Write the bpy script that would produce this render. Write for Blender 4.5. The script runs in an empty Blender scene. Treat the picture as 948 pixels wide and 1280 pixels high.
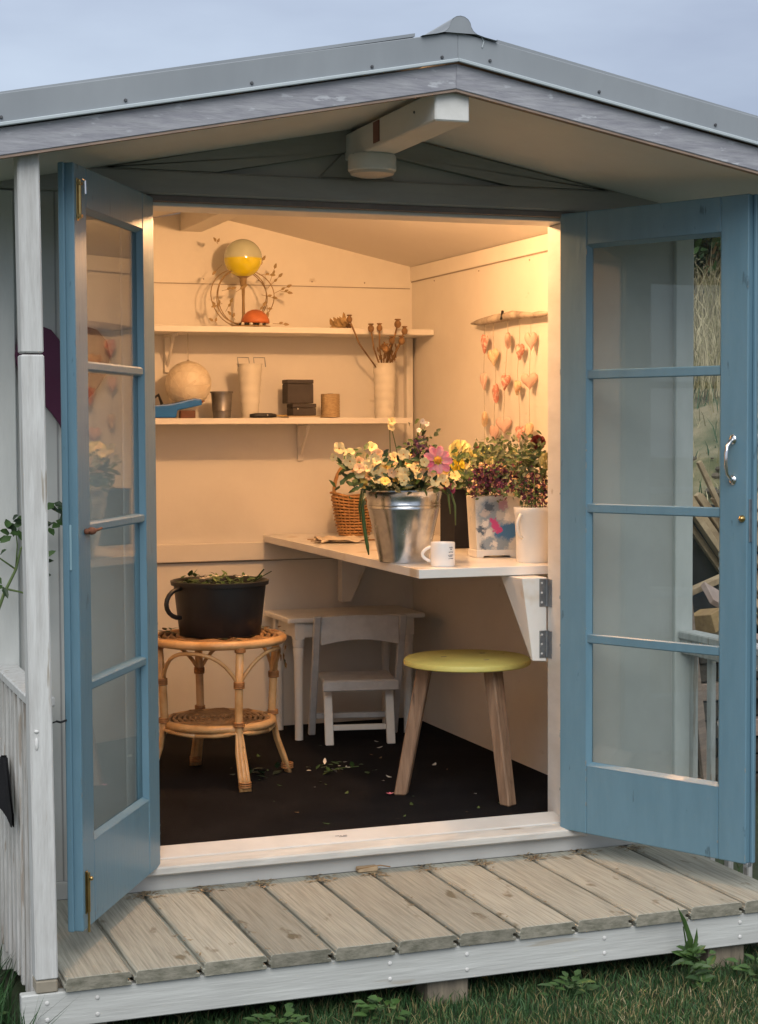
import bpy, bmesh, math, random
from mathutils import Vector, Matrix

random.seed(11)
R = math.radians
SC = bpy.context.scene
COL = SC.collection

# ------------------------------------------------------------------ camera
cam_d = bpy.data.cameras.new("camera")
cam = bpy.data.objects.new("camera", cam_d)
COL.objects.link(cam)
YAW, PIT, ROL = 0.34762, -0.048994, -0.00482
fw = Vector((math.sin(YAW)*math.cos(PIT), math.cos(YAW)*math.cos(PIT), math.sin(PIT)))
rt = Vector((math.cos(YAW), -math.sin(YAW), 0))
up = rt.cross(fw)
r2 = rt*math.cos(ROL) + up*math.sin(ROL)
u2 = -rt*math.sin(ROL) + up*math.cos(ROL)
M = Matrix(((r2.x, u2.x, -fw.x), (r2.y, u2.y, -fw.y), (r2.z, u2.z, -fw.z))).to_4x4()
M.translation = Vector((-1.8369, -5.1759, 1.2081))
cam.matrix_world = M
cam_d.sensor_fit = 'VERTICAL'
cam_d.sensor_height = 36.0
cam_d.lens = 36.0*2165.8/1280.0
cam_d.clip_start = 0.05
cam_d.clip_end = 500
SC.camera = cam

# ------------------------------------------------------------------ world, sun, exposure
SUN_EL, SUN_AZ = R(42), R(200)          # azimuth measured from +Y, clockwise
world = bpy.data.worlds.new("World")
SC.world = world
world.use_nodes = True
nt = world.node_tree
nt.nodes.clear()
wo = nt.nodes.new('ShaderNodeOutputWorld')
bg = nt.nodes.new('ShaderNodeBackground')
sky = nt.nodes.new('ShaderNodeTexSky')
sky.sky_type = 'NISHITA'
sky.sun_disc = False
sky.sun_elevation = SUN_EL
sky.sun_rotation = SUN_AZ
tc = nt.nodes.new('ShaderNodeTexCoord')
mp = nt.nodes.new('ShaderNodeMapping')
mp.inputs['Scale'].default_value = (1.0, 1.0, 3.4)
nz = nt.nodes.new('ShaderNodeTexNoise')
nz.inputs['Scale'].default_value = 2.6
nz.inputs['Detail'].default_value = 6
nz.inputs['Roughness'].default_value = 0.5
cr = nt.nodes.new('ShaderNodeValToRGB')
cr.color_ramp.elements[0].position = 0.36
cr.color_ramp.elements[0].color = (.76, .755, .80, 1)
cr.color_ramp.elements[1].position = 0.64
cr.color_ramp.elements[1].color = (1.14, 1.14, 1.12, 1)
mx = nt.nodes.new('ShaderNodeMixRGB')
mx.inputs['Fac'].default_value = 0.88
nt.links.new(tc.outputs['Generated'], mp.inputs['Vector'])
nt.links.new(mp.outputs['Vector'], nz.inputs['Vector'])
nt.links.new(nz.outputs['Fac'], cr.inputs['Fac'])
nt.links.new(sky.outputs['Color'], mx.inputs['Color1'])
# overcast luminance: dimmer and bluer near the horizon, brighter and neutral overhead
sxyz = nt.nodes.new('ShaderNodeSeparateXYZ'); nt.links.new(tc.outputs['Generated'], sxyz.inputs[0])
zr = nt.nodes.new('ShaderNodeValToRGB')
zr.color_ramp.elements[0].position = 0.0; zr.color_ramp.elements[0].color = (.21, .24, .30, 1)
zr.color_ramp.elements[1].position = 1.0; zr.color_ramp.elements[1].color = (.74, .745, .73, 1)
e2 = zr.color_ramp.elements.new(0.24); e2.color = (.295, .335, .405, 1)
e3 = zr.color_ramp.elements.new(0.5); e3.color = (.47, .48, .47, 1)
nt.links.new(sxyz.outputs['Z'], zr.inputs['Fac'])
sc10 = nt.nodes.new('ShaderNodeVectorMath'); sc10.operation = 'SCALE'; sc10.inputs['Scale'].default_value = 9.2
nt.links.new(zr.outputs['Color'], sc10.inputs[0])
mul = nt.nodes.new('ShaderNodeVectorMath'); mul.operation = 'MULTIPLY'
nt.links.new(sc10.outputs[0], mul.inputs[0]); nt.links.new(cr.outputs['Color'], mul.inputs[1])
nt.links.new(mul.outputs[0], mx.inputs['Color2'])
nt.links.new(mx.outputs['Color'], bg.inputs['Color'])
bg.inputs['Strength'].default_value = 0.13
nt.links.new(bg.outputs['Background'], wo.inputs['Surface'])

sun_d = bpy.data.lights.new("sun", 'SUN')
sun_d.energy = 1.25
sun_d.angle = R(45)
sun_d.color = (1.0, 0.97, 0.92)
sun = bpy.data.objects.new("sun", sun_d)
COL.objects.link(sun)
sd = Vector((math.sin(SUN_AZ)*math.cos(SUN_EL), math.cos(SUN_AZ)*math.cos(SUN_EL), math.sin(SUN_EL)))
sun.rotation_euler = sd.to_track_quat('Z', 'Y').to_euler()
sun.location = sd*20

SC.view_settings.view_transform = 'Standard'
SC.view_settings.look = 'None'
SC.view_settings.exposure = 0.62
SC.view_settings.gamma = 1.0
SC.cycles.max_bounces = 8
SC.cycles.transparent_max_bounces = 16

# ------------------------------------------------------------------ mesh helpers
class MB:
    def __init__(s):
        s.v = []; s.f = []; s.m = []; s.cur = 0
    def add(s, vs, fs):
        o = len(s.v)
        s.v += [tuple(p) for p in vs]
        for f in fs:
            s.f.append(tuple(i+o for i in f)); s.m.append(s.cur)
        return s
    def box(s, x0, x1, y0, y1, z0, z1):
        x0, x1 = min(x0, x1), max(x0, x1); y0, y1 = min(y0, y1), max(y0, y1); z0, z1 = min(z0, z1), max(z0, z1)
        return s.add([(x0,y0,z0),(x1,y0,z0),(x1,y1,z0),(x0,y1,z0),(x0,y0,z1),(x1,y0,z1),(x1,y1,z1),(x0,y1,z1)],
                     [(0,3,2,1),(4,5,6,7),(0,1,5,4),(1,2,6,5),(2,3,7,6),(3,0,4,7)])
    def hexa(s, p):          # 8 points: bottom 4 ccw, top 4
        return s.add(p, [(0,3,2,1),(4,5,6,7),(0,1,5,4),(1,2,6,5),(2,3,7,6),(3,0,4,7)])
    def prism_xz(s, poly, y0, y1):
        n = len(poly)
        vs = [(x, y0, z) for x, z in poly] + [(x, y1, z) for x, z in poly]
        fs = [tuple(range(n)), tuple(range(2*n-1, n-1, -1))]
        for i in range(n):
            j = (i+1) % n
            fs.append((j, i, i+n, j+n))
        return s.add(vs, fs)
    def prism_xy(s, poly, z0, z1):
        n = len(poly)
        vs = [(x, y, z0) for x, y in poly] + [(x, y, z1) for x, y in poly]
        fs = [tuple(range(n-1, -1, -1)), tuple(range(n, 2*n))]
        for i in range(n):
            j = (i+1) % n
            fs.append((i, j, j+n, i+n))
        return s.add(vs, fs)
    def tube(s, pts, r, n=8, closed=False, caps=True):
        pts = [Vector(p) for p in pts]
        k = len(pts)
        rs = r if isinstance(r, (list, tuple)) else [r]*k
        vs = []; ref = None
        for i, p in enumerate(pts):
            a = pts[(i-1) % k] if (closed or i > 0) else pts[i]
            b = pts[(i+1) % k] if (closed or i < k-1) else pts[i]
            t = (b-a)
            t = t.normalized() if t.length > 1e-9 else Vector((0, 0, 1))
            if ref is None:
                ref = Vector((0, 0, 1)) if abs(t.z) < .9 else Vector((1, 0, 0))
            u = ref - t*ref.dot(t)
            if u.length < 1e-6:
                u = t.orthogonal()
            u.normalize(); ref = u
            w = t.cross(u)
            for q in range(n):
                an = 2*math.pi*q/n
                vs.append(p + u*math.cos(an)*rs[i] + w*math.sin(an)*rs[i])
        fs = []
        for i in range(k if closed else k-1):
            i2 = (i+1) % k
            for q in range(n):
                q2 = (q+1) % n
                fs.append((i*n+q, i*n+q2, i2*n+q2, i2*n+q))
        if caps and not closed:
            fs.append(tuple(range(n-1, -1, -1))); fs.append(tuple((k-1)*n+q for q in range(n)))
        return s.add(vs, fs)
    def lathe(s, prof, n=32, c=(0, 0, 0), cap0=True, cap1=True):
        vs = []
        for r, z in prof:
            for q in range(n):
                an = 2*math.pi*q/n
                vs.append((c[0]+r*math.cos(an), c[1]+r*math.sin(an), c[2]+z))
        fs = []
        for i in range(len(prof)-1):
            for q in range(n):
                q2 = (q+1) % n
                fs.append((i*n+q, i*n+q2, (i+1)*n+q2, (i+1)*n+q))
        if cap0: fs.append(tuple(range(n-1, -1, -1)))
        if cap1: fs.append(tuple((len(prof)-1)*n+q for q in range(n)))
        return s.add(vs, fs)
    def sphere(s, c, r, n=16, k=10, sc=(1, 1, 1)):
        prof = [(max(1e-4, r*math.sin(math.pi*i/k)), -r*math.cos(math.pi*i/k)) for i in range(k+1)]
        o = len(s.v)
        s.lathe(prof, n, (0, 0, 0))
        for i in range(o, len(s.v)):
            x, y, z = s.v[i]
            s.v[i] = (c[0]+x*sc[0], c[1]+y*sc[1], c[2]+z*sc[2])
        return s
    def leaf(s, p, d, nrm, L, W, bend=0.2):
        d = Vector(d).normalized(); nrm = Vector(nrm)
        nrm = (nrm - d*nrm.dot(d))
        nrm = nrm.normalized() if nrm.length > 1e-5 else d.orthogonal().normalized()
        w = d.cross(nrm); p = Vector(p)
        a = p
        b = p + d*L*.35 + w*W*.5 + nrm*bend*L*.12
        c = p + d*L*.35 - w*W*.5 + nrm*bend*L*.12
        m = p + d*L*.4 - nrm*bend*L*.05
        e = p + d*L*.75 + w*W*.32 - nrm*bend*L*.1
        f = p + d*L*.75 - w*W*.32 - nrm*bend*L*.1
        t = p + d*L - nrm*bend*L*.4
        return s.add([a, b, c, m, e, f, t], [(0, 3, 1), (0, 2, 3), (1, 3, 4), (3, 2, 5), (4, 3, 6), (3, 5, 6)])

def petal_shape(mb, p, d, nrm, L, W, cup=.3):
    d = Vector(d).normalized(); nrm = Vector(nrm); nrm = nrm - d*nrm.dot(d)
    nrm = nrm.normalized() if nrm.length > 1e-5 else d.orthogonal().normalized()
    w = d.cross(nrm); p = Vector(p)
    rows = ((.0, .12, 0), (.35, .38, .10), (.7, .5, .10), (.92, .36, -.02))
    vs = []
    for t, h, e in rows:
        vs += [p+d*L*t-w*W*h+nrm*L*cup*(e+.08*(h > .3)), p+d*L*t+nrm*L*cup*e*.4, p+d*L*t+w*W*h+nrm*L*cup*(e+.08*(h > .3))]
    vs.append(p+d*L*1.02-nrm*L*cup*.12)
    fs = []
    for r_ in range(3):
        a = r_*3
        fs += [(a, a+1, a+4, a+3), (a+1, a+2, a+5, a+4)]
    fs += [(9, 10, 12), (10, 11, 12)]
    mb.add(vs, fs)

BASE = {}
def base_of(o):
    return BASE.get(o.name, Vector((0, 0, 0))) if o else Vector((0, 0, 0))

def meta(o, label=None, cat=None, group=None, kind=None):
    if label: o['label'] = label
    if cat: o['category'] = cat
    if group: o['group'] = group
    if kind: o['kind'] = kind
    return o

def obj(name, mb, mats, parent=None, at=None, smooth=False, bevel=0.0, seg=1, local=False, rot=None, label=None, cat=None, group=None, kind=None, auto=None):
    """link ONE mesh object. Vertices are in world space unless local=True; 'at' is the origin (world)."""
    me = bpy.data.meshes.new(name)
    b = base_of(parent)
    org = Vector(at) if at is not None else (Vector((0, 0, 0)) if local else b.copy())
    vs = mb.v if local else [tuple(Vector(p)-org) for p in mb.v]
    me.from_pydata(vs, [], mb.f)
    if not isinstance(mats, (list, tuple)): mats = [mats]
    for m in mats: me.materials.append(m)
    if len(mats) > 1:
        me.polygons.foreach_set('material_index', mb.m)
    me.validate()
    if bevel > 0:
        bm = bmesh.new(); bm.from_mesh(me)
        bmesh.ops.recalc_face_normals(bm, faces=bm.faces)
        ed = [e for e in bm.edges if len(e.link_faces) == 2 and e.calc_face_angle(0) > R(35)]
        bmesh.ops.bevel(bm, geom=ed, offset=bevel, segments=seg, affect='EDGES', profile=.6, clamp_overlap=True)
        bm.to_mesh(me); bm.free()
    else:
        bm = bmesh.new(); bm.from_mesh(me)
        bmesh.ops.recalc_face_normals(bm, faces=bm.faces)
        bm.to_mesh(me); bm.free()
    if smooth:
        me.polygons.foreach_set('use_smooth', [True]*len(me.polygons))
        if auto:
            try: me.set_sharp_from_angle(angle=R(auto))
            except Exception: pass
    o = bpy.data.objects.new(name, me)
    COL.objects.link(o)
    if parent:
        o.parent = parent
        o.location = (org - b) if not local else (Vector(at) if at is not None else (0, 0, 0))
    else:
        o.location = org
    if rot: o.rotation_euler = rot
    BASE[o.name] = org
    return meta(o, label, cat, group, kind)

def thing(name, loc, label, cat, group=None, rz=0.0, parent=None):
    o = bpy.data.objects.new(name, None)
    o.empty_display_size = .1
    COL.objects.link(o)
    o.location = loc; o.rotation_euler = (0, 0, rz)
    if parent: o.parent = parent
    BASE[o.name] = Vector(loc)
    return meta(o, label, cat, group)

# ------------------------------------------------------------------ materials
MATS = {}
def mk(name, col, col2=None, rough=.6, scale=8.0, stretch=(1, 1, 1), bump=.0, bscale=None, metal=0.0, rnd=0.0, spec=.4, coat=0.0,
       detail=5.0, lo=.35, hi=.65, trans=0.0, sss=0.0, speck=None, rvar=.08):
    if name in MATS: return MATS[name]
    m = bpy.data.materials.new(name); m.use_nodes = True
    t = m.node_tree; N = t.nodes; L = t.links
    b = N['Principled BSDF']
    b.inputs['Roughness'].default_value = rough
    b.inputs['Metallic'].default_value = metal
    b.inputs['Specular IOR Level'].default_value = spec
    b.inputs['Coat Weight'].default_value = coat
    b.inputs['Transmission Weight'].default_value = trans
    if sss:
        b.inputs['Subsurface Weight'].default_value = sss
        b.inputs['Subsurface Radius'].default_value = (.01, .008, .005)
    if col2 is None: col2 = tuple(c*.82 for c in col)
    tcn = N.new('ShaderNodeTexCoord'); mpn = N.new('ShaderNodeMapping')
    mpn.inputs['Scale'].default_value = stretch
    oi = N.new('ShaderNodeObjectInfo')
    L.new(tcn.outputs['Object'], mpn.inputs['Vector'])
    off = N.new('ShaderNodeVectorMath'); off.operation = 'SCALE'
    cmb = N.new('ShaderNodeCombineXYZ')
    for i in range(3): L.new(oi.outputs['Random'], cmb.inputs[i])
    off.inputs['Scale'].default_value = 37.0
    L.new(cmb.outputs[0], off.inputs[0]); L.new(off.outputs[0], mpn.inputs['Location'])
    n1 = N.new('ShaderNodeTexNoise'); n1.inputs['Scale'].default_value = scale; n1.inputs['Detail'].default_value = detail
    n1.inputs['Roughness'].default_value = .62
    L.new(mpn.outputs[0], n1.inputs['Vector'])
    rp = N.new('ShaderNodeValToRGB')
    rp.color_ramp.elements[0].position = lo; rp.color_ramp.elements[1].position = hi
    rp.color_ramp.elements[0].color = (*col2, 1); rp.color_ramp.elements[1].color = (*col, 1)
    L.new(n1.outputs['Fac'], rp.inputs['Fac'])
    out = rp.outputs['Color']
    if speck:                         # (colour, scale, threshold, stretch): chips, stains or knots
        sc_, ss_, th_, st_ = speck
        mp2 = N.new('ShaderNodeMapping'); mp2.inputs['Scale'].default_value = st_
        L.new(tcn.outputs['Object'], mp2.inputs['Vector']); L.new(off.outputs[0], mp2.inputs['Location'])
        n3 = N.new('ShaderNodeTexNoise'); n3.inputs['Scale'].default_value = ss_; n3.inputs['Detail'].default_value = 4
        L.new(mp2.outputs[0], n3.inputs['Vector'])
        r3 = N.new('ShaderNodeValToRGB'); r3.color_ramp.elements[0].position = th_; r3.color_ramp.elements[1].position = th_+.05
        L.new(n3.outputs['Fac'], r3.inputs['Fac'])
        mm = N.new('ShaderNodeMixRGB'); L.new(r3.outputs['Color'], mm.inputs['Fac']); L.new(out, mm.inputs['Color1'])
        mm.inputs['Color2'].default_value = (*sc_, 1); out = mm.outputs['Color']
    if rnd:
        hs = N.new('ShaderNodeHueSaturation')
        mr = N.new('ShaderNodeMapRange'); mr.inputs['To Min'].default_value = 1-rnd; mr.inputs['To Max'].default_value = 1+rnd
        L.new(oi.outputs['Random'], mr.inputs['Value']); L.new(mr.outputs[0], hs.inputs['Value']); L.new(out, hs.inputs['Color'])
        out = hs.outputs['Color']
    L.new(out, b.inputs['Base Color'])
    if rvar:
        mr2 = N.new('ShaderNodeMapRange'); mr2.inputs['To Min'].default_value = max(0.02, rough-rvar); mr2.inputs['To Max'].default_value = min(1, rough+rvar)
        L.new(n1.outputs['Fac'], mr2.inputs['Value']); L.new(mr2.outputs[0], b.inputs['Roughness'])
    if bump:
        n2 = N.new('ShaderNodeTexNoise'); n2.inputs['Scale'].default_value = bscale or scale*4; n2.inputs['Detail'].default_value = 4
        L.new(mpn.outputs[0], n2.inputs['Vector'])
        bp = N.new('ShaderNodeBump'); bp.inputs['Strength'].default_value = bump; bp.inputs['Distance'].default_value = .004
        L.new(n2.outputs['Fac'], bp.inputs['Height']); L.new(bp.outputs[0], b.inputs['Normal'])
    MATS[name] = m
    return m

def glass_mat(name, tint=(.93, .96, .95), dust=.03, ior=1.5, rough=.01):
    m = bpy.data.materials.new(name); m.use_nodes = True
    t = m.node_tree; N = t.nodes; L = t.links; N.clear()
    o = N.new('ShaderNodeOutputMaterial'); tr = N.new('ShaderNodeBsdfTransparent'); gl = N.new('ShaderNodeBsdfGlossy')
    df = N.new('ShaderNodeBsdfDiffuse'); df.inputs['Color'].default_value = (.55, .56, .55, 1)
    fr = N.new('ShaderNodeFresnel'); fr.inputs['IOR'].default_value = ior
    ge = N.new('ShaderNodeNewGeometry'); ma = N.new('ShaderNodeMath'); ma.operation = 'MULTIPLY_ADD'
    ma.inputs[1].default_value = 1/ior-ior; ma.inputs[2].default_value = ior
    L.new(ge.outputs['Backfacing'], ma.inputs[0]); L.new(ma.outputs[0], fr.inputs['IOR'])
    tr.inputs['Color'].default_value = (*tint, 1); gl.inputs['Roughness'].default_value = rough
    m1 = N.new('ShaderNodeMixShader'); m2 = N.new('ShaderNodeMixShader')
    tcn = N.new('ShaderNodeTexCoord'); nn = N.new('ShaderNodeTexNoise'); nn.inputs['Scale'].default_value = 9; nn.inputs['Detail'].default_value = 6
    L.new(tcn.outputs['Object'], nn.inputs['Vector'])
    mr = N.new('ShaderNodeMapRange'); mr.inputs['From Min'].default_value = .35; mr.inputs['From Max'].default_value = .75
    mr.inputs['To Min'].default_value = dust*.4; mr.inputs['To Max'].default_value = dust*1.8
    L.new(nn.outputs['Fac'], mr.inputs['Value']); L.new(mr.outputs[0], m1.inputs['Fac'])
    L.new(tr.outputs[0], m1.inputs[1]); L.new(df.outputs[0], m1.inputs[2])
    L.new(fr.outputs[0], m2.inputs['Fac']); L.new(m1.outputs[0], m2.inputs[1]); L.new(gl.outputs[0], m2.inputs[2])
    L.new(m2.outputs[0], o.inputs['Surface'])
    MATS[name] = m
    return m

white_ext = mk('weathered_white_paint', (.62, .63, .62), (.5, .51, .5), .6, 6, (6, 6, 1), .25, 30, rnd=.03, speck=((.33, .3, .26), 14, .66, (3, 3, .7)))
post_white = mk('peeling_white_paint', (.60, .61, .61), (.47, .47, .465), .65, 7, (9, 9, .8), .5, 22, rnd=.04, speck=((.36, .33, .29), 9, .64, (5, 5, .5)))
board_white = mk('front_board_paint', (.54, .555, .545), (.45, .46, .45), .6, 5, (.7, 9, 9), .35, 14, speck=((.40, .38, .34), 7, .66, (.5, 6, 6)))
rail_white = mk('flaking_rail_paint', (.56, .56, .55), (.40, .39, .37), .7, 7, (9, 9, .8), .6, 22, rnd=.08, speck=((.34, .3, .26), 9, .58, (5, 5, .5)))
wall_grey = mk('grey_white_weatherboard', (.47, .47, .46), (.41, .41, .40), .6, 2.5, (1, 1, 1), .12, 60)  # weathered grey-white colour of the outside walls
trim_white = mk('white_trim_paint', (.6, .61, .6), (.53, .54, .53), .55, 4, (4, 4, 1), .15, 40, rnd=.03)
frame_white = mk('door_frame_gloss_white', (.66, .65, .63), (.58, .565, .54), .35, 5, (1, 1, 3), .08, 30, speck=((.45, .42, .38), 16, .72, (1, 1, 1)))
sill_white = mk('worn_sill_paint', (.58, .57, .54), (.45, .435, .41), .5, 5, (1, 6, 6), .2, 30, speck=((.38, .33, .28), 12, .66, (.5, 2, 2)))
beam_white = mk('beam_white_paint', (.7, .7, .69), (.64, .64, .62), .5, 4, (4, 1, 4), .15, 30)
soffit_m = mk('soffit_cream_paint', (.72, .72, .70), (.67, .67, .65), .6, 3, (1, 1, 1), .1, 40)
truss_m = mk('gable_grey_paint', (.33, .325, .32), (.28, .275, .27), .55, 4, (1, 6, 6), .15, 30, rnd=.03)
fascia_m = mk('weathered_grey_fascia', (.37, .38, .42), (.26, .265, .31), .65, 6, (1.5, 9, 9), .5, 12, detail=8, speck=((.46, .48, .53), 16, .64, (1, 3, 3)))
flash_m = mk('painted_steel_flashing', (.29, .32, .355), (.225, .25, .28), .42, 3.2, (1, 1, .35), .10, 6, rvar=.12, detail=8, lo=.25, hi=.7, speck=((.36, .39, .41), 11, .70, (1, 1, .4)))
drip_m = mk('flashing_edge', (.47, .53, .57), (.42, .48, .52), .4, 4, (1, 1, 1), 0)
bare_m = mk('bare_timber_edge', (.33, .24, .19), (.22, .16, .13), .7, 8, (1, 8, 8), .3)
door_blue = mk('dusty_blue_gloss', (.135, .250, .330), (.112, .215, .285), .38, 5, (5, 5, .9), .2, 16, coat=.08, rvar=.12, lo=.25, hi=.7, speck=((.075, .14, .185), 16, .69, (2, 2, .6)))
chip_m = mk('chipped_primer', (.30, .36, .38), (.2, .22, .22), .8, 30)
deck_m = mk('deck_timber', (.35, .348, .30), (.215, .213, .178), .78, 4.5, (34, 1.0, 34), .6, 7, rnd=.2, lo=.32, hi=.60, detail=9, speck=((.155, .135, .095), 4.2, .645, (3.2, 1.3, 3.2)))
end_m = mk('deck_end_grain', (.26, .245, .20), (.12, .12, .09), .85, 9, (3, 3, 6), .6, 20, rnd=.15, detail=8, lo=.3, hi=.62)
pile_m = mk('pile_timber', (.32, .27, .2), (.2, .17, .13), .8, 6, (8, 8, 1), .5, 14)
int_wall = mk('interior_cream_wall', (.77, .73, .66), (.70, .655, .585), .5, 2.6, (1, 1, 1), .12, 30, lo=.25, hi=.6, speck=((.60, .54, .46), 7, .72, (1, 1, 1.6)))
int_ceil = mk('interior_ceiling', (.76, .72, .67), (.73, .69, .64), .65, 2.2, (1, 1, 1), .06, 50)
carpet_m = mk('black_carpet', (.0115, .011, .0125), (.006, .0055, .007), .95, 5, (1, 1, 1), .8, 260, spec=.12, speck=((.035, .03, .026), 34, .70, (1, 2.2, 1)))
gloss_white = mk('benchtop_white_laminate', (.78, .76, .73), (.72, .69, .65), .22, 3, (1, 1, 1), .02, 30, rvar=.06, speck=((.6, .5, .38), 3.2, .6, (1, 1, 1)))
white_furn = mk('white_furniture_paint', (.80, .78, .73), (.73, .70, .65), .5, 5, (3, 3, 1), .15, 30)
grey_furn = mk('grey_chair_paint', (.62, .61, .60), (.52, .51, .50), .5, 8, (2, 2, 2), .25, 24)
shelf_m = mk('shelf_white_paint', (.76, .72, .66), (.70, .66, .60), .45, 4, (1, 5, 5), .05)
yellow_m = mk('yellow_green_paint', (.66, .60, .19), (.57, .51, .15), .45, 6, (1, 1, 1), .2, 30, speck=((.35, .32, .08), 12, .68, (1, 1, 1)))
stoolleg_m = mk('raw_leg_timber', (.36, .23, .15), (.22, .135, .085), .7, 6, (10, 10, .9), .5, 16, rnd=.08, speck=((.13, .08, .055), 5, .62, (8, 8, .6)))
cane_m = mk('honey_cane', (.68, .42, .20), (.50, .27, .10), .38, 6, (2, 2, 2), .2, 30, rnd=.08, coat=.15, speck=((.26, .11, .035), 14, .68, (1, 1, 1)))
cane_dark = mk('brown_cane_weave', (.40, .22, .095), (.20, .10, .04), .5, 14, (1, 1, 1), .3, 40)
wrap_m = mk('cane_binding', (.45, .22, .08), (.30, .13, .05), .5, 30, (1, 1, 5), .4, 80)
blackplastic = mk('black_plastic', (.018, .019, .022), (.013, .013, .015), .42, 6, (1, 1, 1), .05, 60)
galv_m = mk('galvanised_steel', (.62, .64, .66), (.44, .46, .49), .24, 26, (1, 1, 1), .04, 12, metal=1.0, rvar=.1)
tin_dark = mk('dark_tin', (.26, .25, .25), (.15, .145, .14), .4, 12, (1, 1, 1), .1, 40, metal=.8)
enamel = mk('white_enamel', (.76, .74, .70), (.71, .69, .65), .3, 4, (1, 1, 1), .03, 30)
ceramic = mk('white_ceramic', (.82, .81, .80), (.80, .79, .78), .15, 3, (1, 1, 1), 0, coat=.3, rvar=.02)
ink_m = mk('grey_ink', (.12, .12, .15), None, .5)
wicker_m = mk('wicker', (.52, .28, .11), (.32, .16, .055), .5, 18, (1, 1, 1), .3, 60, rnd=.05)
blackbox_m = mk('black_tub', (.004, .006, .016), (.003, .004, .011), .7, 5)
slate_m = mk('charcoal_box', (.065, .055, .052), (.045, .038, .036), .7, 9, (1, 1, 1), .3, 40, speck=((.1, .085, .08), 14, .64, (1, 1, 1)))
twine_m = mk('jute_twine', (.55, .40, .22), (.40, .27, .14), .85, 60, (1, 1, 4), .6, 120)
paper_m = mk('string_ball_cream', (.74, .66, .52), (.62, .52, .38), .5, 16, (1, 1, 1), .3, 24)
blue_plastic = mk('bright_blue_plastic', (.012, .14, .46), (.01, .11, .38), .35, 6)
dark_m = mk('dark_metal', (.03, .03, .032), (.018, .018, .02), .4, 9, metal=.4)
brown_m = mk('brown_leather', (.16, .06, .03), (.09, .035, .02), .6, 9)
poppy_m = mk('dried_poppy_head', (.28, .16, .07), (.16, .09, .04), .8, 20, (1, 1, 1), .4, 60)
stem_m = mk('dried_stem', (.30, .18, .08), (.18, .10, .045), .8, 18)
drift_m = mk('driftwood_grey', (.50, .43, .35), (.24, .2, .16), .85, 14, (1, 1, 1), .7, 40)
heart_red = mk('red_print_cloth', (.56, .24, .19), (.70, .54, .45), .8, 55, (1, 1, 1), .1, lo=.42, hi=.5)
heart_pink = mk('pink_cloth', (.68, .48, .41), (.62, .40, .33), .8, 12)
heart_cream = mk('cream_print_cloth', (.68, .52, .34), (.6, .36, .22), .8, 45, lo=.4, hi=.47)
string_m = mk('string', (.42, .36, .28), None, .9)
wreath_m = mk('twig', (.34, .23, .11), (.22, .15, .07), .8, 20)
coral_m = mk('coral_shell', (.60, .19, .07), (.48, .14, .05), .5, 14, (1, 1, 1), .3, 40)
pot_m = mk('cream_pot', (.70, .66, .58), (.63, .59, .51), .5, 10, (1, 1, 1), .06, 30)
chrome = mk('chrome', (.72, .73, .75), (.66, .67, .7), .12, 8, metal=1.0, rvar=.04)
zinc = mk('zinc_hinge', (.34, .36, .38), (.22, .23, .25), .45, 20, (1, 1, 1), .1, 60, metal=.85)
brass = mk('brass', (.52, .38, .16), (.36, .25, .1), .3, 14, metal=1.0)
rust = mk('rust_brown', (.20, .075, .04), (.12, .05, .03), .8, 14, (1, 1, 1), .3)
label_m = mk('rusty_red_plate', (.20, .09, .07), (.15, .07, .055), .6, 10)
screw_m = mk('screw_head', (.13, .14, .15), (.09, .09, .1), .5, 10, metal=.5)
nail_m = mk('painted_bolt_head', (.7, .7, .7), (.55, .55, .54), .5, 10)
purple_m = mk('plum_paint', (.075, .008, .040), (.06, .006, .032), .5, 6, (1, 1, 1), .1, 40)
black_cloth = mk('black_cloth', (.012, .012, .014), (.008, .008, .01), .9, 14, (1, 1, 1), .4, 60, spec=.2)
leaf_m = mk('green_leaf', (.06, .12, .028), (.03, .07, .018), .5, 14, (1, 1, 1), 0, rnd=.15)
leafdark_m = mk('dark_green_leaf', (.028, .055, .02), (.014, .03, .012), .5, 14, rnd=.1)
leafolive_m = mk('olive_leaf', (.12, .175, .055), (.07, .11, .035), .6, 14)
leafgrey_m = mk('grey_green_leaf', (.20, .22, .12), (.12, .14, .07), .7, 18)
grass_m = mk('grass_blade', (.038, .105, .032), (.016, .052, .018), .6, 3, lo=.3, hi=.7)
grassdry_m = mk('dry_grass', (.56, .48, .31), (.32, .26, .15), .8, 3, lo=.3, hi=.7)
soil_m = mk('lawn_soil', (.04, .06, .025), (.025, .03, .015), .9, 5, (1, 1, 1), .8, 30)
hill_m = mk('dry_hillside', (.26, .21, .13), (.10, .105, .05), .95, 2.4, (1, 1, 1), 1, 14, lo=.4, hi=.6)
dark_wood = mk('dark_timber', (.07, .055, .042), (.035, .028, .022), .85, 8, (1, 6, 6), .4, 20, rnd=.3)  # timber of the offcut stack, coloured dark throughout
plank_m = mk('stacked_timber', (.50, .37, .23), (.33, .23, .14), .75, 6, (3, 3, 3), .3, 20, rnd=.15)
tarp_m = mk('black_sheeting', (.012, .013, .017), (.02, .02, .026), .5, 5)
glass_m = glass_mat('window_glass', dust=.012)
litter_m = mk('litter', (.34, .28, .18), (.15, .1, .06), .9, 30)

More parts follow.
